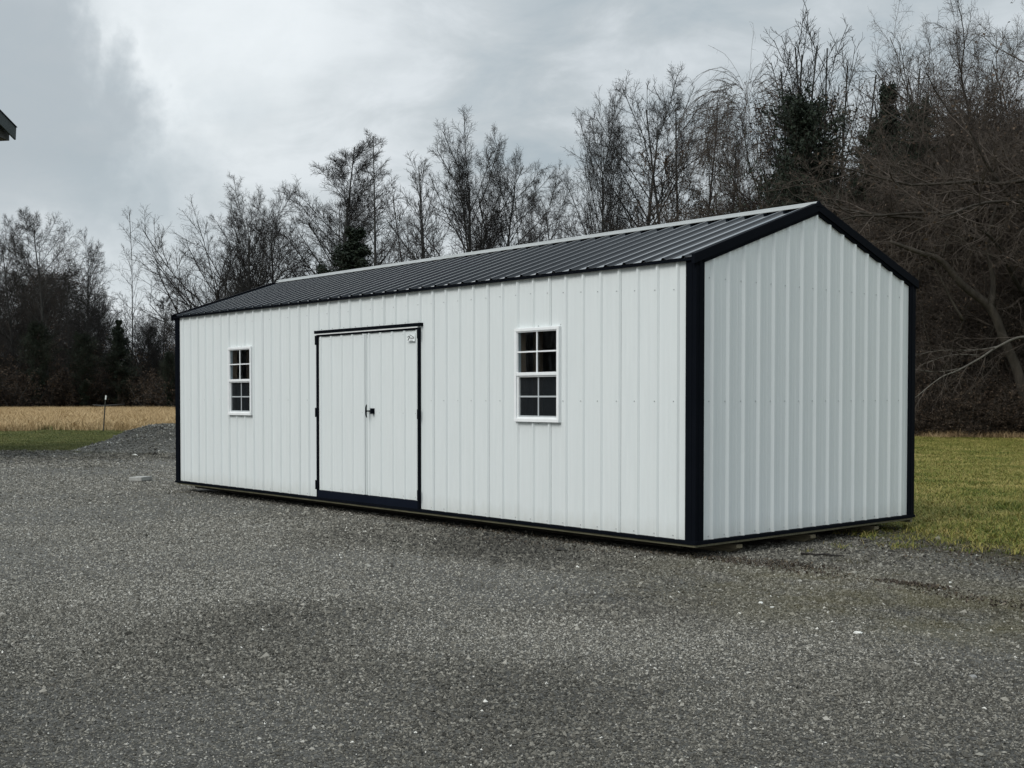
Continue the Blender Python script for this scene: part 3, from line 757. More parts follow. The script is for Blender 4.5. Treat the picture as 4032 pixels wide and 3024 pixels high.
def tangle_mesh(seed, h, w):
    r = np.random.default_rng(seed); n = 900
    t = r.random(n) ** .8; a = r.random(n) * 6.28; rr_ = w * .5 * np.sqrt(r.random(n)) * np.sin(np.pi * (.18 + .78 * t)) ** .6
    P0 = np.stack([rr_ * np.cos(a), rr_ * np.sin(a) * .8, t * h], 1); D = r.normal(size=(n, 3)); ln = r.uniform(1.2, 4.2, n)
    P, R = branches(r, P0, D, ln, np.full(n, .012) * (.6 + 1.2 * r.random(n)), 8, -.10, .30, .4, .006); P[:, :, 2] = np.maximum(P[:, :, 2], .02)
    p, d, l2, e = spawn(r, P, R, ln, 8, .05, 1, 30, 85, .30); P1, R1 = branches(r, p, d, l2, np.full(len(p), .0075), 4, -.06, .28, .5, .005)
    m = 26; P0 = np.stack([r.normal(0, w * .22, m), r.normal(0, w * .18, m), np.zeros(m)], 1); D = r.normal(size=(m, 3)) * .25; D[:, 2] = 1
    Ps, Rs = branches(r, P0, D, h * r.uniform(.6, 1.05, m), np.full(m, .045) * r.uniform(.5, 1.4, m), 10, .0, .10, .3, .012)
    tips = np.concatenate([P.reshape(-1, 3), P1.reshape(-1, 3)]); C = tips[r.integers(0, len(tips), 6000)]; C = C + r.normal(size=C.shape) * .08
    lv = leaf_quads(r, C, .06)
    return (np_mesh('stems', *tubes(Ps, Rs, 5), [M['bark_brown']]), np_mesh('vines', *join([tubes(P, R, 3), tubes(P1, R1, 3)]), [M['twig_brown']]), np_mesh('dead_leaves', *lv, [M['deadleaf']], attr=r.random(len(lv[1]))))
BUSH = [bush_mesh(1, 4.2, 4.0, 34, 5200, ('bark', 'twig')), bush_mesh(2, 5.0, 4.2, 34, 5200, ('bark', 'twig')), bush_mesh(3, 3.6, 4.4, 36, 7000, ('bark', 'twig'), .16)]
BUSHB = [bush_mesh(5, 4.6, 4.0, 36, 6500, gb, .14), bush_mesh(6, 4.0, 4.4, 36, 6500, gb, .18)]
TANG = [tangle_mesh(11, 9, 6.5), tangle_mesh(12, 8, 7.0), tangle_mesh(13, 9.5, 6.0)]
def put(meshes, name, x, y, s, sz, label, cat, group):
    t = empty(name, (x, y, G), rnd.uniform(0, 6.28)); t.scale = (s, s, sz); tag(t, label, cat, group)
    for me in meshes:
        c = bpy.data.objects.new(me.name.split('.')[0], me); COL.objects.link(c); c.parent = t
for row, (d0, step) in enumerate(((-1.0, 66), (3.5, 74), (9, 92))):
    px = -330 + 20 * row
    while px < 2400:
        d = front(px) + d0 + rnd.uniform(-.8, 1.5); x, y = spot(px, d); z = zone(px)
        put(rnd.choice(BUSH), 'bush', x, y, rnd.uniform(1.1, 1.6) * (1 + .12 * row), rnd.uniform(.9, 1.5) * (1 + .2 * row),
            'leafless brown-grey bush along the foot of the far left woods beyond the straw field' if px < 700 else 'leafless brush standing low behind the shed roof line', 'bush',
            'bushes at the foot of the far left woods' if px < 700 else 'bushes behind the shed')
        px += step * rnd.uniform(.75, 1.25) * (1 if px < 700 else 1.25)
for row, (d0, step, hs) in enumerate(((0.2, 120, .55), (2.2, 120, .9), (5.0, 130, 1.1), (9.0, 150, 1.25))):
    px = 2350 + 35 * row
    while px < 5200:
        d = front(px) + d0 + rnd.uniform(-.5, .9); x, y = spot(px, d)
        hmax = TH(sky_limit(px) + 330, d); s = min(1.25, hs) * rnd.uniform(.85, 1.15)
        put(rnd.choice(TANG), 'vine_tangle', x, y, s * .95, min(s, hmax / 9) * rnd.uniform(.85, 1.1), 'dense brown tangle of bare vines and brush at the edge of the right-hand woods', 'brush', 'vine tangles in the right-hand woods')
        px += step * rnd.uniform(.75, 1.25)
px = 3300
while px < 4500:
    d = front(px) - rnd.uniform(.2, 1.0); x, y = spot(px, d)
    put(rnd.choice(BUSHB), 'bush', x, y, rnd.uniform(.45, .7), rnd.uniform(.28, .55), 'low brown bramble bush where the lawn meets the right-hand woods', 'bush', 'brambles at the edge of the lawn')
    px += 75 * rnd.uniform(.7, 1.3)

for i in range(9):
    put(TANG[i % 3], 'vine_tangle', -3 - .77 * 43 + (i - 4) * 4.2 * -.63, -.63 * 43 + (i - 4) * 4.2 * .77, 1.1, 1.0, 'brown tangle of brush in the woods outside the photo to the left', 'brush', 'brush past the left side of the photo')
# --- the leaning trunk and the pale low branch at the right edge
def along(pts, d): return [np.array([*spot(px, d + o), (1561.6 - py) / 4607.0 * (d + o) + CAM[2]]) for px, py, o in pts]
def limb_tree(name, label, main, rads, subs, mat, d, seed):
    r = np.random.default_rng(seed); base = along(main, d); b0 = Vector(base[0]); t = empty(name, (b0.x, b0.y, G)); tag(t, label, 'tree')
    def cr(pts, n):
        pts = [np.array(p) for p in pts]; out = []
        ext = [2 * pts[0] - pts[1]] + pts + [2 * pts[-1] - pts[-2]]
        for i in range(1, len(ext) - 2):
            for k in range(n):
                u = k / n; a, b, c, e = ext[i - 1:i + 3]
                out.append(.5 * ((2 * b) + (-a + c) * u + (2 * a - 5 * b + 4 * c - e) * u * u + (-a + 3 * b - 3 * c + e) * u ** 3))
        return out + [pts[-1]]
    mb = MB(); off = np.array([b0.x, b0.y, G]); pm = cr(base, 4); rs = np.interp(np.linspace(0, 1, len(pm)), np.linspace(0, 1, len(rads)), rads)
    mb.tube(pm, list(rs), 8); allp = [(pm, rs)]
    for pts, ra in subs:
        q = cr(along(pts, d), 3); rr2 = np.linspace(ra, ra * .35, len(q)); mb.tube(q, list(rr2), 6); allp.append((q, rr2))
    mb.build('trunk', M[mat], t, smooth=True)
    crown = []
    for q, rr2 in allp:
        P = np.array([q]); R = np.array([rr2]); ln = np.array([np.sum(np.linalg.norm(np.diff(P[0], axis=0), axis=1))])
        p, dd, l, e = spawn(r, P, R, ln, 16, .3, 1, 20, 55, .22); P1, R1 = branches(r, p, dd, l, np.full(len(p), .014), 6, .0, .10, .3, .006)
        p, dd, l, e = spawn(r, P1, R1, l, 7, .1, 1, 20, 55, .4); P2, R2 = branches(r, p, dd, l, np.full(len(p), .008), 4, .0, .12, .4, .005)
        crown += [tubes(P1, R1, 4), tubes(P2, R2, 3)]
    V, Q = join(crown); c = bpy.data.objects.new('crown', np_mesh('crown', V - off, Q, [M['twig_brown']])); COL.objects.link(c); c.parent = t
limb_tree('leaning_tree', 'thick leaning grey trunk slanting up leftward in the woods right of the shed',
    [(4075, 1735, 0), (4010, 1480, -.2), (3955, 1350, -.4), (3895, 1215, -.6), (3790, 1130, -.8), (3700, 1030, -1), (3620, 1000, -1.2), (3500, 955, -1.4)],
    [.20, .17, .15, .14, .12, .10, .08, .05], [([(3900, 1220, -.6), (3905, 1100, -.5), (3880, 960, -.4), (3920, 800, -.3)], .11), ([(3790, 1265, -.9), (3740, 1180, -1), (3700, 1100, -1.1), (3640, 1000, -1.2)], .05),
     ([(3700, 1030, -1), (3740, 930, -1.3), (3850, 990, -1.6), (4030, 1060, -1.8)], .03)], 'bark_brown', 40.2, 5)
limb_tree('low_branched_tree', 'tree whose pale bare branch sweeps low to the left across the dark right-hand woods',
    [(4290, 1740, 0), (4240, 1520, -.3), (4150, 1370, -.6), (4030, 1328, -1), (3930, 1365, -1.3), (3860, 1410, -1.5), (3770, 1460, -1.7), (3700, 1490, -1.8), (3600, 1570, -2)],
    [.12, .10, .065, .042, .036, .032, .026, .02, .010], [([(3930, 1365, -1.3), (3840, 1380, -1.2), (3700, 1382, -1.2), (3600, 1400, -1.2)], .020),
     ([(3790, 1450, -1.6), (3700, 1465, -1.4), (3600, 1455, -1.2), (3540, 1420, -1)], .018), ([(3850, 1400, -1.4), (3740, 1400, -1.6), (3620, 1440, -1.9)], .016)], 'bark_pale', 39.0, 6)

# far woods behind everything: one mass
def merged(meshset, places):
    parts = []
    for me, (x, y, rz, s) in places:
        V = np.empty(len(me.vertices) * 3, np.float32); me.vertices.foreach_get('co', V); V = V.reshape(-1, 3) * s
        q = np.empty(len(me.loops), np.int32); me.loops.foreach_get('vertex_index', q); c, sn = math.cos(rz), math.sin(rz)
        W = np.stack([V[:, 0] * c - V[:, 1] * sn + x, V[:, 0] * sn + V[:, 1] * c + y, V[:, 2] + G], 1); parts.append((W, q.reshape(-1, 4)))
    return join(parts)
pl = []
px = -900
bm_ = [BUSH[0][1], BUSH[1][1], BUSHB[0][1], BUSH[1][2], TANG[0][1]]
while px < 4900:
    for k in range(2):
        d = front(px) + rnd.uniform(16, 46); x, y = spot(px, d); pl.append((rnd.choice(bm_), (x, y, rnd.uniform(0, 6), rnd.uniform(1.2, 2.0) * (.55 if px > 2300 else (1.0 if px < 800 else .75)))))
    px += 95
V, Q = merged(None, pl); o = bpy.data.objects.new('woodland', np_mesh('woodland', V, Q, [M['twig_brown']])); COL.objects.link(o)
tag(o, 'deep mass of brush and trunks far inside the woods behind the front trees', 'woods', None, 'stuff')
# ------------------------------------------------------------------ exposure settings
CLOUD = [(.355, .410, .447), (.435, .478, .505), (.57, .61, .64), (.78, .82, .84), (.405, .438, .465), (.62, .665, .695)]
ZEN, SUN, EXPO = 2.0, 1.4, 0.3

# ------------------------------------------------------------------ ground
def W(px, d, z=0.0):
    x, y = spot(px, d); return (x, y, G + z)
def sheet(name, pts, z, mat, label=None):
    me = bpy.data.meshes.new(name); me.from_pydata([(p[0], p[1], G + z) for p in pts], [], [tuple(range(len(pts)))]); me.materials.append(mat)
    if me.polygons[0].normal.z < 0: me.flip_normals()
    o = bpy.data.objects.new(name, me); COL.objects.link(o); o['kind'] = 'structure'
    if label: o['label'] = label
    return o
def ragged(pts, step, amp, seed):
    r = random.Random(seed); out = []
    for i, a in enumerate(pts):
        b = pts[(i + 1) % len(pts)]; L_ = math.dist(a, b); n = max(1, int(L_ / step)) if L_ < 60 else 1
        nx, ny = -(b[1] - a[1]) / L_, (b[0] - a[0]) / L_; v = 0
        for k in range(n):
            t = k / n; v = .75 * v + r.gauss(0, amp) * .6; w = v if 0 < k else 0
            out.append((a[0] + (b[0] - a[0]) * t + nx * w, a[1] + (b[1] - a[1]) * t + ny * w))
    return out
def pos(nt):
    g = N(nt, 'ShaderNodeNewGeometry'); return g.outputs['Position']
# lawn / base
m, nt, b = new_mat('lawn_soil'); v = pos(nt)
c = ramp(nt, noise(nt, v, .35, 5, .6), [(.35, (.060, .068, .020)), (.6, (.125, .110, .045))])
c = mixc(nt, ramp(nt, noise(nt, v, 3.5, 5, .7), [(.4, 0), (.65, 1)]), c, (.045, .060, .016))
c = mixc(nt, ramp(nt, noise(nt, v, 40, 3, .7), [(.35, 0), (.7, .8)]), c, (.13, .115, .05))
L(nt, c, b.inputs['Base Color']); b.inputs['Roughness'].default_value = .95; b.inputs['Specular IOR Level'].default_value = .1
bump(nt, b, noise(nt, v, 30, 4, .7), 1, .03); M['lawn'] = m
m, nt, b = new_mat('straw_soil'); v = pos(nt)
c = ramp(nt, noise(nt, v, .25, 5, .65), [(.3, (.20, .135, .06)), (.6, (.34, .245, .12))])
c = mixc(nt, ramp(nt, noise(nt, v, 2.5, 5, .7), [(.4, 0), (.65, .8)]), c, (.40, .30, .16))
L(nt, c, b.inputs['Base Color']); b.inputs['Roughness'].default_value = .95; b.inputs['Specular IOR Level'].default_value = .1
bump(nt, b, noise(nt, v, 8, 4, .7), 1, .1); M['straw'] = m
m, nt, b = new_mat('leaf_litter_floor'); v = pos(nt)
c = ramp(nt, noise(nt, v, 6, 5, .7), [(.3, (.022, .015, .010)), (.7, (.075, .050, .030))])
L(nt, c, b.inputs['Base Color']); b.inputs['Roughness'].default_value = .95; bump(nt, b, noise(nt, v, 8, 4, .7), 1, .1); M['litter'] = m
# gravel
m, nt, b = new_mat('crushed_limestone'); v = pos(nt)
def vor(scale, feat='F1'):
    n = N(nt, 'ShaderNodeTexVoronoi', feature=feat); n.inputs['Scale'].default_value = scale; L(nt, v, n.inputs['Vector']); return n
v1 = vor(75); v2 = vor(38); v3 = vor(21)
sep = N(nt, 'ShaderNodeSeparateColor'); L(nt, v1.outputs['Color'], sep.inputs[0])
c1 = ramp(nt, sep.outputs[0], [(0, (.022, .021, .018)), (.5, (.098, .096, .084)), (.85, (.20, .197, .178)), (.985, (.29, .285, .262)), (1, (.50, .49, .46))])
sep2 = N(nt, 'ShaderNodeSeparateColor'); L(nt, v3.outputs['Color'], sep2.inputs[0])
c1 = mixc(nt, .40, c1, ramp(nt, sep2.outputs[1], [(0, (.035, .034, .029)), (.6, (.110, .108, .095)), (1, (.21, .207, .188))]))
big = noise(nt, v, .22, 4, .6, .6); mid = noise(nt, v, 1.1, 5, .65)
c1 = mixc(nt, ramp(nt, big, [(.38, .0), (.62, .75)]), c1, mixc(nt, .5, c1, (.165, .161, .146)))
c1 = mixc(nt, ramp(nt, mid, [(.52, 0), (.75, .55)]), c1, (.060, .056, .050))
# olive moss film and brown leaf rot in the part near the shed's gable corner
sx = N(nt, 'ShaderNodeSeparateXYZ'); L(nt, v, sx.inputs[0])
dx = math_(nt, 'SUBTRACT', sx.outputs['X'], 2.2); dy = math_(nt, 'SUBTRACT', sx.outputs['Y'], -.4)
rr = math_(nt, 'ADD', math_(nt, 'MULTIPLY', math_(nt, 'MULTIPLY', dx, dx), .12), math_(nt, 'MULTIPLY', math_(nt, 'MULTIPLY', dy, dy), .35))
near = ramp(nt, rr, [(.15, 1), (1.0, 0)])
moss = math_(nt, 'MULTIPLY', near, ramp(nt, noise(nt, v, 1.3, 5, .65, .4), [(.36, 0), (.60, .75)]))
c1 = mixc(nt, moss, c1, (.115, .105, .050))
rot = math_(nt, 'MULTIPLY', near, ramp(nt, noise(nt, mapping(nt, v, (1.1, 2.6, 1)), 1.0, 5, .6), [(.60, 0), (.70, .8)]))
c1 = mixc(nt, rot, c1, (.045, .030, .017))
sl_ = math_(nt, 'ADD', math_(nt, 'MULTIPLY', math_(nt, 'ADD', sx.outputs['X'], .4), .46), math_(nt, 'MULTIPLY', math_(nt, 'SUBTRACT', sx.outputs['Y'], 3.9), .888))
mud = math_(nt, 'MULTIPLY', ramp(nt, math_(nt, 'ADD', math_(nt, 'ADD', sl_, math_(nt, 'MULTIPLY', noise(nt, v, 1.6, 5, .65), 1.1)), 1.0), [(.45, 0), (.95, 1)]), ramp(nt, math_(nt, 'MULTIPLY', math_(nt, 'ADD', sx.outputs['X'], 2.0), .5), [(.0, 0), (.9, .9)]))
c1 = mixc(nt, mud, c1, (.050, .046, .024))
# sheet painted darker here to stand in for shade in gaps between stones
ex = math_(nt, 'SUBTRACT', sx.outputs['X'], 2.6); ey = math_(nt, 'SUBTRACT', sx.outputs['Y'], -5.2)
er = math_(nt, 'ADD', math_(nt, 'MULTIPLY', math_(nt, 'MULTIPLY', ex, ex), .022), math_(nt, 'MULTIPLY', math_(nt, 'MULTIPLY', ey, ey), .04))
c1 = mixc(nt, ramp(nt, er, [(.25, .45), (1.0, 0)]), c1, (.018, .017, .015))
# the darker band along the shed front is in the loose stones
L(nt, c1, b.inputs['Base Color']); b.inputs['Roughness'].default_value = .8; b.inputs['Specular IOR Level'].default_value = .25
hh = math_(nt, 'ADD', math_(nt, 'MULTIPLY', v1.outputs['Distance'], -.6), math_(nt, 'MULTIPLY', v2.outputs['Distance'], -.7))
hh = math_(nt, 'ADD', hh, math_(nt, 'MULTIPLY', mid, .6))
bump(nt, b, hh, 1.0, .022); M['gravel'] = m

sheet('ground', [(-900, -700), (700, -700), (700, 900), (-900, 900)], 0, M['lawn'])
lot = [spot(-2500, 30), spot(-300, 31.5), spot(340, 31), spot(620, 33.5), spot(760, 33), (-18, 6.2), (-10, 5.0), (-3, 4.4), (-.5, 3.9), (.18, 3.45), (1.62, 2.7), (5.2, 1.0), (12, -3), (26, -10), (40, -60), (-60, -70)]
sheet('gravel_lot', ragged(lot, .12, .10, 3), .004, M['gravel'])
fld = [spot(-3200, 52), spot(0, 51.5), spot(690, 50), spot(1500, 49), spot(1500, 98), spot(700, 170), spot(-3200, 170)]
sheet('straw_field', ragged(fld, .5, .5, 5), .006, M['straw'])
wf = [spot(-3200, 123), spot(0, 123.5), spot(520, 133), spot(700, 127), spot(1300, 95), spot(2000, 77), spot(2700, 57), spot(3300, 45.4), spot(3700, 41.4), spot(4400, 40.4), spot(6500, 43), spot(9000, 200), spot(2000, 420), spot(-3200, 420)]
sheet('woodland_floor', ragged(wf, .5, .3, 6), .012, M['litter'])

# loose stones over the lot
def stones(n_pts, r, XY, size, Z0, flat=.62):
    n = len(XY); base = np.array([[1, 0, 0], [-1, 0, 0], [0, 1, 0], [0, -1, 0], [0, 0, 1], [0, 0, -1]], float)
    V = base[None] * (1 + r.uniform(-.35, .35, (n, 6, 1))) + r.normal(0, .22, (n, 6, 3))
    V *= size[:, None, None] * np.stack([r.uniform(.75, 1.25, n), r.uniform(.6, 1.0, n), r.uniform(.55, .95, n)], 1)[:, None, :]
    a = r.random(n) * 6.28; c, s = np.cos(a), np.sin(a)
    X = V[:, :, 0] * c[:, None] - V[:, :, 1] * s[:, None]; Y = V[:, :, 0] * s[:, None] + V[:, :, 1] * c[:, None]
    V = np.stack([X + XY[:, 0:1], Y + XY[:, 1:2], V[:, :, 2] + Z0[:, None] + size[:, None] * .22], -1).reshape(-1, 3)
    F = np.array([[0, 2, 4], [2, 1, 4], [1, 3, 4], [3, 0, 4], [2, 0, 5], [1, 2, 5], [3, 1, 5], [0, 3, 5]])
    return V, (F[None] + (np.arange(n) * 6)[:, None, None]).reshape(-1, 3)
def inside(poly, X, Y):
    c = np.zeros(len(X), bool); j = len(poly) - 1
    for i in range(len(poly)):
        xi, yi = poly[i]; xj, yj = poly[j]
        if yi != yj: c ^= ((yi > Y) != (yj > Y)) & (X < (xj - xi) * (Y - yi) / (yj - yi) + xi)
        j = i
    return c
def lumps(X, Y, sc, seed):                  # cheap smooth noise 0..1
    r = np.random.default_rng(seed); v = 0
    for k in range(5):
        a = r.random() * 6.28; f = sc * (1.0 + .7 * k); v = v + np.sin((X * math.cos(a) + Y * math.sin(a)) * f + r.random() * 6 + 1.3 * np.sin((Y * math.cos(a) - X * math.sin(a)) * f * .7))
    return .5 + v / 7
m, nt, b = new_mat('loose_limestone'); at = N(nt, 'ShaderNodeAttribute', attribute_name='shade')
c = ramp(nt, at.outputs['Fac'], [(0, (.018, .0175, .015)), (.35, (.076, .072, .060)), (.65, (.162, .154, .130)), (.9, (.280, .268, .232)), (.985, (.38, .37, .335)), (1, (.64, .63, .58))])
vs = pos(nt); sx = N(nt, 'ShaderNodeSeparateXYZ'); L(nt, vs, sx.inputs[0])
dx = math_(nt, 'SUBTRACT', sx.outputs['X'], 2.3); dy = math_(nt, 'SUBTRACT', sx.outputs['Y'], -.6)
rr = math_(nt, 'ADD', math_(nt, 'MULTIPLY', math_(nt, 'MULTIPLY', dx, dx), .11), math_(nt, 'MULTIPLY', math_(nt, 'MULTIPLY', dy, dy), .40))
mo = math_(nt, 'MULTIPLY', ramp(nt, rr, [(.1, 1), (1.0, 0)]), ramp(nt, noise(nt, vs, 1.3, 5, .65, .4), [(.36, 0), (.60, .8)]))
c = mixc(nt, mo, c, mixc(nt, .5, c, (.100, .088, .036)))
L(nt, c, b.inputs['Base Color']); b.inputs['Roughness'].default_value = .8; b.inputs['Specular IOR Level'].default_value = .3; M['stone'] = m
def dusty(X, Y):                            # worn, dusty patches and wheel lanes along the shed, with a darker band at its front
    v = 0
    for px, d, a, b, s in ((100, 13, 5, 4, .75), (500, 20, 7, 5, .7), (700, 9.5, 3.0, 1.6, .8), (1550, 9.0, 2.2, .9, .7), (300, 13.5, 4, 2.0, .7), (2900, 6.6, 1.6, .7, .45), (1900, 7.0, 1.3, .6, .6), (-200, 20, 6, 4, .6)):
        cx, cy = spot(px, d); u = (X - cx) * RT[0] + (Y - cy) * RT[1]; w = (X - cx) * FW[0] + (Y - cy) * FW[1]; v = v + s * np.exp(-(u / a) ** 2 - (w / b) ** 2)
    lane = .5 + .5 * np.sin((Y + .16 * X) * 2.1 + 1.6 * lumps(X, Y, .5, 9)); front_band = np.exp(-((Y + .9) / 1.5) ** 2) * (X > -10.5) * np.clip((1.5 - X) / 2, 0, 1)
    return np.clip(v * 1.15 + .70 * (lumps(X, Y, .8, 6) - .35) + .22 * lane - .55 * front_band, -.35, 1)
r = np.random.default_rng(8); VV = []; FF = []; AA = []; n0 = 0
dg = np.linspace(4.0, 34.5, 600); szg = .0062 * (dg / 6) ** .72; cov = (8 / np.maximum(dg, 8)) ** .9
cdf = np.cumsum(cov * dg / szg ** 2); cdf /= cdf[-1]
for n, wide in ((400000, 0), (400000, 0), (230000, 1)):
    d = np.interp(r.random(n), cdf, dg); s0 = np.interp(d, dg, szg); t = r.uniform(-.43, .55, n)
    if wide: t = np.where(r.random(n) < .62, r.uniform(.54, 1.25, n), r.uniform(-.85, -.42, n)); s0 = s0 * 1.25
    X = CAM[0] + FW[0] * d + RT[0] * d * t; Y = CAM[1] + FW[1] * d + RT[1] * d * t
    k = inside(lot, X, Y) & ~((X > -LEN - .1) & (X < -.25) & (Y > .3) & (Y < W_))
    el = (X + .4) * .46 + (Y - 3.9) * .888; k &= ~((el > -1.0) & (X > -1.2) & (r.random(n) < .35 + .6 * np.clip(el + 1.0, 0, 1)))
    k &= r.random(n) < (.35 + .65 * np.clip((lumps(X, Y, .55, 4) - .3) * 2.4, 0, 1))
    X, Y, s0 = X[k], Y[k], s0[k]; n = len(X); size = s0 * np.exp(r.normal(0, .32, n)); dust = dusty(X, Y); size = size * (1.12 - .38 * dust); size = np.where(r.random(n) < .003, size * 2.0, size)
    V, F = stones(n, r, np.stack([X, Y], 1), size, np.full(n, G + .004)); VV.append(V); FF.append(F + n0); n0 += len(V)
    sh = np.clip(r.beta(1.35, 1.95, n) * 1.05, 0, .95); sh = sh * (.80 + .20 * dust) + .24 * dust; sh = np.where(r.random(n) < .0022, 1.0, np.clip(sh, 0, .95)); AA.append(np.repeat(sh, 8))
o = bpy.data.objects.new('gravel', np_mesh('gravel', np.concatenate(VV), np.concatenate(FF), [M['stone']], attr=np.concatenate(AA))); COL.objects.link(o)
tag(o, 'loose grey crushed stone covering the lot in front of the shed', 'gravel', None, 'stuff')

# grasses as tufts scattered on points (geometry nodes, uncountable)
def tuft(name, seed, n, h, spread, w, mat, lean=.35):
    r = np.random.default_rng(seed); P0 = np.zeros((n, 3)); P0[:, :2] = r.normal(size=(n, 2)) * spread
    az = r.random(n) * 6.28; d = np.stack([np.cos(az) * lean, np.sin(az) * lean, np.ones(n)], 1) * r.uniform(.6, 1.2, (n, 1)); d[:, :2] *= r.uniform(.2, 2.2, (n, 1))
    hh = h * r.uniform(.5, 1.2, n)[:, None]; du = unit(d) * hh; sd = np.stack([-np.sin(az), np.cos(az), 0 * az], 1) * w
    mid = P0 + du * .55; tip = P0 + du + np.stack([np.cos(az), np.sin(az), -.5 * np.ones(n)], 1) * hh * .28
    V = np.stack([P0 - sd, P0 + sd, mid + sd * .8, mid - sd * .8, tip], 1).reshape(-1, 3)
    i = np.arange(n)[:, None] * 5; T = np.concatenate([i + [0, 1, 2], i + [0, 2, 3], i + [3, 2, 4]], 1).reshape(-1, 3)
    me = np_mesh(name, V, T, [mat], attr=np.repeat(r.random(n), 3)); return me
def scatter(name, XY, meshes, smin, smax, seed, label, cat):
    """one object: points carrying tufts"""
    me = bpy.data.meshes.new(name); me.vertices.add(len(XY)); me.vertices.foreach_set('co', np.column_stack([XY, np.full(len(XY), G + .004)]).astype(np.float32).ravel())
    o = bpy.data.objects.new(name, me); COL.objects.link(o)
    ng = bpy.data.node_groups.new(name + '_scatter', 'GeometryNodeTree'); ng.interface.new_socket('Geometry', in_out='INPUT', socket_type='NodeSocketGeometry'); ng.interface.new_socket('Geometry', in_out='OUTPUT', socket_type='NodeSocketGeometry')
    gi = ng.nodes.new('NodeGroupInput'); go = ng.nodes.new('NodeGroupOutput'); jn = ng.nodes.new('GeometryNodeGeometryToInstance')
    col = bpy.data.collections.new(name + '_tufts')
    for q in meshes: col.objects.link(bpy.data.objects.new(q.name, q))
    ci = ng.nodes.new('GeometryNodeCollectionInfo'); ci.inputs['Collection'].default_value = col; ci.inputs['Separate Children'].default_value = True; ci.inputs['Reset Children'].default_value = True
    ip = ng.nodes.new('GeometryNodeInstanceOnPoints'); ip.inputs['Pick Instance'].default_value = True
    rv = ng.nodes.new('FunctionNodeRandomValue'); rv.data_type = 'FLOAT_VECTOR'; rv.inputs[0].default_value = (-.15, -.15, 0); rv.inputs[1].default_value = (.15, .15, 6.28); rv.inputs['Seed'].default_value = seed
    rs = ng.nodes.new('FunctionNodeRandomValue'); rs.data_type = 'FLOAT'; rs.inputs[2].default_value = smin; rs.inputs[3].default_value = smax; rs.inputs['Seed'].default_value = seed + 1
    e2r = ng.nodes.new('FunctionNodeEulerToRotation')
    l = ng.links.new; l(gi.outputs[0], ip.inputs['Points']); l(ci.outputs[0], ip.inputs['Instance']); l(rv.outputs[0], e2r.inputs[0]); l(e2r.outputs[0], ip.inputs['Rotation']); l(rs.outputs[1], ip.inputs['Scale']); l(ip.outputs[0], go.inputs[0])
    md = o.modifiers.new('scatter', 'NODES'); md.node_group = ng; tag(o, label, cat, None, 'stuff'); return o
def grassm(name, stops):
    m, nt, b = new_mat(name); at = N(nt, 'ShaderNodeAttribute', attribute_name='shade'); oi = N(nt, 'ShaderNodeObjectInfo')
    f = math_(nt, 'ADD', math_(nt, 'MULTIPLY', at.outputs['Fac'], .6), math_(nt, 'MULTIPLY', noise(nt, pos(nt), .8, 7, .78, .3), 1.45)); f = math_(nt, 'SUBTRACT', f, .54)
    L(nt, ramp(nt, f, stops), b.inputs['Base Color']); b.inputs['Roughness'].default_value = .7; b.inputs['Specular IOR Level'].default_value = .2; return m
M['grass'] = grassm('green_grass', [(.15, (.042, .062, .009)), (.40, (.110, .142, .020)), (.57, (.225, .200, .048)), (.88, (.38, .30, .12))])
M['grass2'] = grassm('bright_green_grass', [(.15, (.050, .066, .016)), (.55, (.105, .120, .032)), (.95, (.20, .18, .07))])
M['dry'] = grassm('dry_straw_grass', [(.1, (.24, .165, .075)), (.5, (.42, .30, .155)), (.9, (.58, .45, .26))])
M['dead'] = grassm('dead_brown_grass', [(.1, (.13, .085, .045)), (.5, (.32, .22, .115)), (.9, (.55, .42, .24))])
r = np.random.default_rng(21)
def field(n, d0, d1, p0, p1, keep=None):
    d = np.sqrt(r.uniform(d0 * d0, d1 * d1, n)); px = r.uniform(p0, p1, n); t = (px - 1748.5) / 4607
    X = CAM[0] + FW[0] * d + RT[0] * d * t; Y = CAM[1] + FW[1] * d + RT[1] * d * t
    k = np.ones(n, bool) if keep is None else keep(X, Y, d, px)
    return np.column_stack([X[k], Y[k]])
def edge_keep(X, Y, d, px):                 # off the gravel, plus stragglers
    g = inside(lot, X, Y); e = inside(lot, X + .35 * 0, Y - .55); s = (Y > -.2 + 0 * X)
    el = (X + .4) * .46 + (Y - 3.9) * .888
    return (~g & (r.random(len(X)) < np.clip(.45 + el * .5, .3, 1))) | (g & (el > -2.2) & (X > -1.2) & (r.random(len(X)) < .55 * np.exp(el / .42)))
gt = [tuft('grass_tuft', i, 30, .065, .05, .0024, M['grass'], .9) for i in range(4)]
scatter('lawn_grass', np.concatenate([field(62000, 10.5, 42, 3180, 4330, edge_keep), field(26000, 12, 45, 2200, 3190, edge_keep), field(90000, 7, 42, 4320, 7600, edge_keep)]), gt, .45, 1.45, 3, 'patchy green and yellow winter grass growing beside and behind the shed on the right', 'grass')
gt2 = [tuft('grass_tuft', 10 + i, 40, .07, .09, .004, M['grass2'], .8) for i in range(3)]
lw = lambda X, Y, d, px: ~inside(lot, X, Y) | (r.random(len(X)) < .04)
scatter('verge_grass', np.concatenate([field(26000, 29.5, 53, -420, 900, lw), field(16000, 29.5, 53, -1700, -410, lw), field(16000, 33, 53, 890, 2000, lw)]), gt2, .45, 1.0, 4, 'strip of short green grass between the gravel and the straw field', 'grass')
dt = [tuft('straw_tuft', 20 + i, 46, .42, .16, .005, M['dry'], .45) for i in range(4)]
scatter('field_green_fringe', np.concatenate([field(2600, 50.5, 55, -420, 900), field(2600, 100, 122, -420, 900)]), gt2, 1.6, 3.2, 12, 'greenish fringe of grass showing along both edges of the straw field', 'grass')
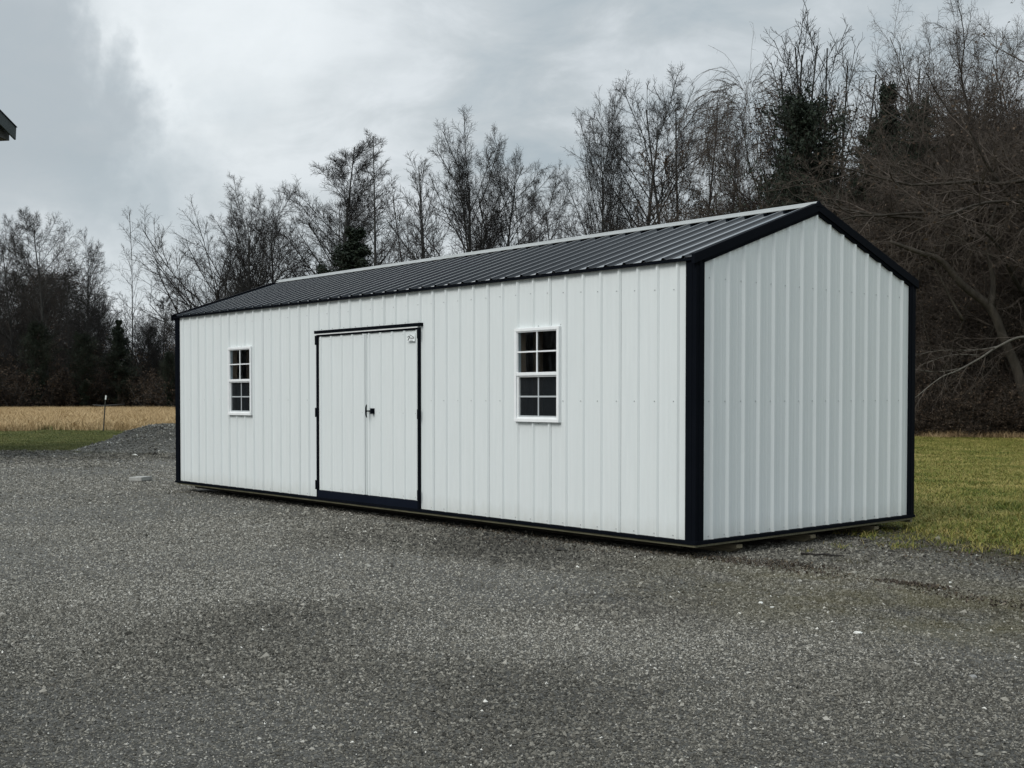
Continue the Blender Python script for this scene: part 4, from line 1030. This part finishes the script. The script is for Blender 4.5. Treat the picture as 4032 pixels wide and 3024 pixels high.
scatter('field_straw', np.concatenate([field(26000, 51.5, 123, -420, 900), field(17000, 51.5, 112, -1700, -410), field(8000, 49.5, 95, 890, 1480), field(2600, 43, 52, -420, 900, lambda X, Y, d, px: (d > 46.5 + 5 * lumps(X, Y, .45, 3)) & (r.random(len(X)) < (d - 42) / 11))]), dt, .35, 1.45, 5, 'pale dry straw-coloured grass covering the field below the left woods', 'grass')
dd = [tuft('dead_tuft', 30 + i, 60, .34, .18, .004, M['dead'], 1.1) for i in range(3)]
xy = []
for px in np.arange(3250, 4600, 1.9): xy.append(spot(px, front(px) - r.uniform(.6, 2.5)))
for px in np.arange(-420, 760, 5): xy.append(spot(px, front(px) - r.uniform(-.5, 2.5)))
xy = np.array(xy); xy = xy[r.random(len(xy)) < .62]
scatter('dead_grass', xy, dd, .5, 1.2, 6, 'tufts of tall dead brown grass along the foot of the woods', 'grass')
# brown leaf litter drifts on the gravel by the gable corner
m, nt, b = new_mat('wet_leaves'); at = N(nt, 'ShaderNodeAttribute', attribute_name='shade')
L(nt, ramp(nt, at.outputs['Fac'], [(0, (.018, .013, .009)), (.6, (.048, .034, .022)), (1, (.11, .088, .055))]), b.inputs['Base Color']); b.inputs['Roughness'].default_value = .7; M['wet'] = m
C = []
for (cx, cy, sx_, sy_, n) in ((.28, .18, .30, .10, 420), (.75, .33, .26, .10, 330), (1.05, .05, .3, .08, 140), (1.95, .14, .15, .04, 330), (2.5, -.10, .30, .07, 150), (3.0, -.25, .25, .06, 90), (-1.6, -.35, .9, .12, 220), (-2.2, .05, 1.1, .06, 260), (1.2, 2.2, .8, .3, 420), (2.6, 1.6, .8, .3, 420), (3.6, 1.2, .7, .3, 300), (-13.5, 2.4, .6, .3, 160)):
    q = np.column_stack([r.normal(cx, sx_, n), r.normal(cy, sy_, n), np.full(n, G + .016) + r.random(n) * .012]); C.append(q)
C = np.concatenate(C); V, Q = leaf_quads(r, C, .014); V[:, 2] = np.clip(V[:, 2], G + .006, None)
o = bpy.data.objects.new('leaf_litter', np_mesh('leaf_litter', V, Q, [M['wet']], attr=r.random(len(Q)))); COL.objects.link(o)
tag(o, 'drifts of dark brown leaf bits lying on the gravel near the shed corner', 'leaf litter', None, 'stuff')
M['weed'] = grassm('olive_weeds', [(.1, (.040, .036, .018)), (.5, (.085, .075, .036)), (.9, (.17, .14, .075))])
wt = [tuft('weed_tuft', 50 + i, 18, .035, .05, .0016, M['weed'], 1.1) for i in range(3)]
q = []
for (cx, cy, sx_, sy_, n) in ((.1, .12, .5, .05, 60), (.95, .9, .08, .06, 30), (1.0, 1.1, .5, .3, 60), (1.95, .12, .15, .05, 26), (1.9, -.7, .9, .45, 90), (2.8, -.2, .7, .3, 90), (-3.2, -.05, 2.6, .06, 60), (3.0, 2.0, 1.4, .35, 300), (-9.8, -.1, .4, .1, 16)):
    q.append(np.column_stack([r.normal(cx, sx_, n), r.normal(cy, sy_, n)]))
for px0, px1, d, s, n in ((-400, 430, 31.2, .9, 2600), (330, 760, 29.3, .35, 500), (300, 760, 27.6, .3, 200), (560, 720, 32.2, .5, 160), (200, 700, 24.5, 1.2, 90), (-300, 300, 28.5, .5, 160)):
    for k in range(n): q.append(np.array([spot(r.uniform(px0, px1), r.normal(d, s))]))
for k in range(2400):                       # ragged line where gravel meets lawn at right
    a_ = r.random(); e = r.normal(-.12, .34); q.append(np.array([(-.4 + 5.6 * a_ + .4 * e, 3.8 - 2.85 * a_ + e)]))
scatter('weeds', np.concatenate(q), wt, .4, 1.1, 9, 'sparse dry weeds poking through the gravel around the shed corner', 'weeds')

# ------------------------------------------------------------------ gravel pile
def mound(cx, cy, a, b_, h, rz):
    nr, na = 60, 150; V = [(0, 0, h)]; rr_ = random.Random(2)
    r2 = np.random.default_rng(2); ph = r2.random(8) * 6.28
    for i in range(1, nr + 1):
        t = i / nr
        for j in range(na):
            w = 2 * math.pi * j / na; k = 1 + .07 * math.sin(2 * w + ph[0]) + .05 * math.sin(3 * w + ph[1]) + .03 * math.sin(7 * w + ph[2])
            z = h * (math.cos(math.pi * min(1, t)) * .5 + .5) ** .85
            z += (.035 * math.sin(9 * w + 7 * t + ph[3]) + .03 * math.sin(17 * t + 5 * w) + r2.normal(0, .012)) * (1 - t) ** .5 * min(1, t * 4)
            V.append((a * t * k * math.cos(w), b_ * t * k * math.sin(w), z if i < nr else -.03))
    T = [(0, 1 + j, 1 + (j + 1) % na) for j in range(na)]
    for i in range(nr - 1):
        for j in range(na):
            p = 1 + i * na + j; q = 1 + i * na + (j + 1) % na; T += [(p, p + na, q + na), (p, q + na, q)]
    return np.array(V), np.array(T)
px_, py_ = spot(665, 31.6)
V, T = mound(0, 0, 2.6, 2.4, .68, 0)
M['pile'] = None
m = M['gravel'].copy(); m.name = 'piled_limestone'; M['pile'] = m
t = empty('gravel_pile', (px_, py_, G), .4); tag(t, 'rounded heap of grey gravel left of the shed\'s far corner', 'gravel pile')
o = bpy.data.objects.new('heap', np_mesh('heap', V, T, [m], smooth=True)); COL.objects.link(o); o.parent = t
r = np.random.default_rng(4); idx = r.integers(0, len(V), 16000); XY = V[idx, :2] + r.normal(0, .03, (16000, 2))
V2, F2 = stones(0, r, XY, .016 * np.exp(r.normal(0, .4, 16000)), V[idx, 2])
sh = np.clip(r.beta(2, 1.8, 16000) * .95 + .16, 0, .97); sh = np.where(r.random(16000) < .006, 1, sh)
o = bpy.data.objects.new('loose_stones', np_mesh('loose_stones', V2, F2, [M['stone']], attr=np.repeat(sh, 8))); COL.objects.link(o); o.parent = t; o['kind'] = 'stuff'

# ------------------------------------------------------------------ small things on the ground
def rock(x, y, s, label, seed, name='pale_stone', flat=.5, mat='palestone'):
    r = random.Random(seed); bm = __import__('bmesh').new(); __import__('bmesh').ops.create_icosphere(bm, subdivisions=2, radius=1)
    for v in bm.verts:
        n = v.co.normalized(); k = 1 + .22 * math.sin(3 * n.x + seed) * math.cos(2.3 * n.y + seed * 2) + r.uniform(-.07, .07); v.co = Vector((n.x * s * k, n.y * s * .7 * k, max(-.3, n.z) * s * flat * k))
    me = bpy.data.meshes.new(name); bm.to_mesh(me); bm.free(); me.materials.append(M[mat]); o = bpy.data.objects.new(name, me); COL.objects.link(o)
    o.location = (x, y, G + .3 * s * flat + .004); o.rotation_euler = (0, 0, r.uniform(0, 6)); tag(o, label, 'stone'); return o
M['palestone'] = plain('pale_limestone', (.62, .62, .58), .8, .2, 30, .2, bmp=.003)
M['greystone'] = plain('grey_limestone', (.24, .24, .23), .8, .2, 30, .25, bmp=.003)
rock(2.65, -1.80, .026, 'whitest and largest pale stone on the gravel right of the shed\'s near corner', 1)
rock(1.66, -1.38, .022, 'small pale stone on the gravel below the near black corner', 2)
rock(1.80, -1.45, .020, 'flat pale stone just right of the small one below the near corner', 3, flat=.3)
rock(3.62, -2.35, .030, 'flat grey stone on the gravel at right, below the whitest stone', 5, name='grey_stone', flat=.35, mat='greystone')
rock(2.05, .50, .020, 'pale chip on the gravel between the gable and the grass edge', 6, flat=.35)
# paver
x, y = spot(552, 19.9)
pv = MB(); pv.v = []
pv.box(x - .15, x + .15, y - .13, y + .13, G + .012, G + .078); o = pv.build('paver', plain('weathered_concrete', (.33, .33, .31), .9, .1, 20, .2, bmp=.003), None, .008)
o.data.transform(Matrix.Translation((-x, -y, -G))); o.location = (x, y, G); o.rotation_euler = (R_(1.5), R_(-2), .35)
tag(o, 'flat square concrete paver lying on the gravel left of the shed', 'paver')
# stick
mb = MB(); p0 = (.42, .98, G + .02); pts = [(0, 0, 0), (.06, -.05, .006), (.13, -.06, .002), (.20, -.04, .008), (.27, -.05, .002), (.37, -.04, .0)]
mb.tube([(a, b2, c2) for a, b2, c2 in pts], [.010, .011, .009, .010, .007, .004], 7); mb.tube([pts[3], (.24, .0, .01)], [.005, .003], 5)
o = mb.build('stick', plain('wet_black_bark', (.014, .012, .010), .7, .3, 30, .3), None); o.location = p0; o.rotation_euler = (0, 0, R_(32)); tag(o, 'crooked black stick on the gravel in front of the gable', 'stick')
# steel T post
x, y = spot(405, 47.2); t = empty('steel_post', (x, y, G), .3); tag(t, 'thin dark steel fence post with a pale tip standing alone on the left grass', 'post')
ps = M['postsm'] = plain('rusty_green_steel', (.030, .032, .026), .7, .3, 30, .4)
hp = 1.50; dxp = .10
def lx(z): return dxp * z / hp
mb = MB()
for (ax, ay, bx_, by_) in ((-.024, -.003, .024, .003), (-.003, .003, .003, .036)):
    P = [(x + ax, y + ay), (x + bx_, y + ay), (x + bx_, y + by_), (x + ax, y + by_)]
    mb.prism([(p[0], p[1], G - .1) for p in P], (lx(hp) * .64, lx(hp) * .77, 1.33 + .1))
for k in range(18): mb.box(x - .006 + .05 * k / 18, x + .006 + .05 * k / 18, y - .010 + .06 * k / 18, y - .003 + .06 * k / 18, G + .2 + k * .06, G + .215 + k * .06)
mb.build('shaft', ps, t)
mb = MB(); P = [(x + .064 - .026, y + .077 - .004), (x + .064 + .026, y + .077 - .004), (x + .064 + .026, y + .077 + .038), (x + .064 - .026, y + .077 + .038)]
mb.prism([(p[0], p[1], G + 1.325) for p in P], (.012, .014, .17)); mb.build('painted_tip', plain('white_tip_paint', (.62, .64, .62), .6, .3, 30, .1), t)
# fallen log at the end of the field
x, y = spot(365, 121); x2, y2 = spot(492, 121.5); mb = MB(); off = Vector((x, y, G))
mb.tube([Vector((x, y, G + .62)), Vector((x * .7 + x2 * .3, y * .7 + y2 * .3, G + .48)), Vector((x * .4 + x2 * .6, y * .4 + y2 * .6, G + .55)), Vector((x2, y2, G + .66))], [.05, .11, .10, .05], 8)
mb.tube([Vector((x * .8 + x2 * .2, y * .8 + y2 * .2, G - .02)), Vector((x * .78 + x2 * .22, y * .78 + y2 * .22, G + .5))], [.06, .05], 6)
mb.tube([Vector((x * .25 + x2 * .75, y * .25 + y2 * .75, G - .02)), Vector((x * .3 + x2 * .7, y * .3 + y2 * .7, G + .52))], [.06, .05], 6)
t = empty('fallen_log', (x, y, G)); o = mb.build('log', M['bark'], t, smooth=True); tag(t, 'dark fallen log lying low across the far edge of the straw field', 'log')

# ------------------------------------------------------------------ the neighbouring building whose eave corner enters at left
D0 = 30.0; cx_, cy_ = spot(75, D0); cz_ = (1561.6 - 508) / 4607 * D0 + CAM[2]
an = R_(80); Gd = FW * math.cos(an) - RT * math.sin(an); Rd = -(RT * math.cos(an) + FW * math.sin(an))      # Gd: ridge direction, Rd: away to the left along the gable
bld = empty('neighbour_building', (cx_ + Rd[0] * 7, cy_ + Rd[1] * 7, G)); tag(bld, 'dark eave corner of a neighbouring building cutting in at the upper left', 'building')
C0 = Vector((cx_, cy_, cz_)); RV = Vector(Rd); GV = Vector(Gd); UZ = Vector((0, 0, 1)); wd = 6.0; pitch = .32
M['fascia'] = plain('dark_green_grey_trim', (.030, .042, .042), .45, .4, 4, .15)
M['soffit'] = plain('grey_soffit', (.10, .105, .11), .7, .2, 4, .1)
M['siding'] = plain('grey_siding', (.10, .105, .105), .7, .2, 3, .15)
half = wd / 2; rise = half * pitch
P = lambda a, g, z: C0 + RV * a + GV * g + UZ * z
for s in (0, 1):
    f = (lambda a: a) if s == 0 else (lambda a: wd - a)
    MB().prism([P(f(0), 0, 0), P(half, 0, rise), P(half, 0, rise - .34), P(f(.03), 0, -.315)], GV * .045).build('fascia', M['fascia'], bld, .003)
    MB().prism([P(f(-.012), -.02, .004), P(half, -.02, rise + .016), P(half, -.02, rise + .034), P(f(-.012), -.02, .022)], GV * 6.3).build('roof', M['roof'], bld)
    MB().prism([P(f(.03), .18, -.33), P(f(.03), .18, -.02), P(f(.75), .18, .20), P(f(.75), .18, -.33)], GV * 5.8).build('soffit_box', M['soffit'], bld)
MB().prism([P(.62, .75, -cz_ + G), P(.62, .75, -.2), P(half, .75, rise - .36), P(wd - .62, .75, -.2), P(wd - .62, .75, -cz_ + G)], GV * 5.3).build('wall', M['siding'], bld)
dmb = MB(); dmb.prism([P(2.4, .72, -cz_ + G), P(2.4, .72, -cz_ + G + 2.1), P(3.4, .72, -cz_ + G + 2.1), P(3.4, .72, -cz_ + G)], GV * .04); dmb.build('door', M['soffit'], bld)

# ------------------------------------------------------------------ sky, sun, camera
AZ_PX, SUN_EL = None, R_(52)
sun_dir = Vector((.04, -.85, .72)).normalized()
w = bpy.data.worlds.new('World'); scene.world = w; w.use_nodes = True; nt = w.node_tree; nt.nodes.clear()
out = N(nt, 'ShaderNodeOutputWorld'); bg = N(nt, 'ShaderNodeBackground'); bg.inputs['Strength'].default_value = .1; L(nt, bg.outputs[0], out.inputs[0])
sky = N(nt, 'ShaderNodeTexSky', sky_type='NISHITA'); sky.sun_disc = False; sky.sun_elevation = math.asin(sun_dir.z); sky.sun_rotation = math.atan2(sun_dir.x, sun_dir.y); sky.air_density = 1.5; sky.dust_density = 4
tc = N(nt, 'ShaderNodeTexCoord'); d = tc.outputs['Generated']
sp = N(nt, 'ShaderNodeSeparateXYZ'); L(nt, d, sp.inputs[0]); z = sp.outputs['Z']
# cloud deck: project the direction on a flat layer overhead
zz = math_(nt, 'ADD', math_(nt, 'MAXIMUM', z, 0.0), .22)
cb = N(nt, 'ShaderNodeCombineXYZ'); L(nt, math_(nt, 'DIVIDE', sp.outputs['X'], zz), cb.inputs[0]); L(nt, math_(nt, 'DIVIDE', sp.outputs['Y'], zz), cb.inputs[1])
n1 = noise(nt, cb.outputs[0], 1.25, 6, .55, .5); n2 = noise(nt, cb.outputs[0], 4.2, 6, .6, .5)
f = math_(nt, 'ADD', math_(nt, 'MULTIPLY', n1, .55), math_(nt, 'MULTIPLY', n2, .45))
base = ramp(nt, f, [(.39, CLOUD[0]), (.49, CLOUD[1]), (.60, CLOUD[2])])
def dirpx(px, py):
    v = Vector(FW) + Vector(RT) * ((px - 1748.5) / 4607) + Vector((0, 0, 1)) * ((1561.6 - py) / 4607); return v.normalized()
def blob(px, py, rin, rout, namp, nsc):
    q = dirpx(px, py); dt = N(nt, 'ShaderNodeVectorMath', operation='DISTANCE'); L(nt, d, dt.inputs[0]); dt.inputs[1].default_value = q
    nn = noise(nt, d, nsc, 5, .55, .3)
    n9 = noise(nt, d, nsc * 4, 5, .6)
    return math_(nt, 'ADD', dt.outputs['Value'], math_(nt, 'MULTIPLY', math_(nt, 'ADD', math_(nt, 'SUBTRACT', nn, .5), math_(nt, 'MULTIPLY', math_(nt, 'SUBTRACT', n9, .5), .35)), namp)), rin, rout
# a bright break with a darker bank of cloud in front of its left side
dist, a, b_ = blob(960, 190, 0, 0, .16, 7)
base = mixc(nt, ramp(nt, dist, [(.0, .6), (.15, 0)]), base, CLOUD[3])
dist, a, b_ = blob(1100, -60, 0, 0, .16, 6)
base = mixc(nt, ramp(nt, dist, [(.05, .35), (.22, 0)]), base, CLOUD[3])
dist, a, b_ = blob(-20, 560, 0, 0, .17, 8)
base = mixc(nt, ramp(nt, dist, [(.090, 0), (.132, .65), (.150, .4), (.20, 0)]), base, CLOUD[3])
base = mixc(nt, ramp(nt, dist, [(.070, .9), (.130, 0)]), base, mixc(nt, n2, CLOUD[0], CLOUD[4]))
dist, a, b_ = blob(-90, 230, 0, 0, .15, 8)
base = mixc(nt, ramp(nt, dist, [(.070, .85), (.120, 0)]), base, mixc(nt, n2, CLOUD[0], CLOUD[4]))
base = mixc(nt, ramp(nt, z, [(.06, .75), (.19, 0)]), base, CLOUD[5])
dist, a, b_ = blob(620, 800, 0, 0, .12, 9)
base = mixc(nt, ramp(nt, dist, [(.02, .75), (.085, 0)]), base, CLOUD[0])
# brightening overhead as under real overcast
lift = math_(nt, 'ADD', 1.0, math_(nt, 'MULTIPLY', math_(nt, 'MAXIMUM', math_(nt, 'SUBTRACT', z, .32), 0), ZEN))
vm = N(nt, 'ShaderNodeVectorMath', operation='SCALE'); L(nt, base, vm.inputs[0]); L(nt, math_(nt, 'MULTIPLY', lift, 10.0), vm.inputs['Scale'])
fin = mixc(nt, .94, sky.outputs[0], vm.outputs[0]); L(nt, fin, bg.inputs['Color'])
sl = bpy.data.lights.new('sun', 'SUN'); sl.energy = SUN; sl.angle = R_(25); sl.color = (1, .975, .94); so = bpy.data.objects.new('sun', sl); COL.objects.link(so)
so.rotation_euler = (-sun_dir).to_track_quat('-Z', 'Y').to_euler(); so.location = (0, -10, 20)

cd = bpy.data.cameras.new('camera'); cam = bpy.data.objects.new('camera', cd); COL.objects.link(cam); scene.camera = cam
yaw, pit, rol = .87967, -.02369, -.0007
cd.sensor_width = 36; cd.lens = 4607.45486 / 4032 * 36; cd.shift_x = 267.47 / 4032; cd.shift_y = 158.80 / 4032; cd.clip_end = 3000; cd.clip_start = .05
fw = Vector((-math.sin(yaw) * math.cos(pit), math.cos(yaw) * math.cos(pit), math.sin(pit))); r0 = Vector((math.cos(yaw), math.sin(yaw), 0)); u0 = r0.cross(fw)
r2_ = r0 * math.cos(rol) + u0 * math.sin(rol); u2_ = -r0 * math.sin(rol) + u0 * math.cos(rol)
mw = Matrix((r2_, u2_, -fw)).transposed().to_4x4(); mw.translation = Vector(CAM); cam.matrix_world = mw
scene.view_settings.view_transform = 'Standard'; scene.view_settings.look = 'None'; scene.view_settings.exposure = EXPO; scene.view_settings.gamma = 1
scene.render.resolution_x = 1024; scene.render.resolution_y = 768
scene.cycles.max_bounces = 6; scene.cycles.diffuse_bounces = 3; scene.cycles.transparent_max_bounces = 8
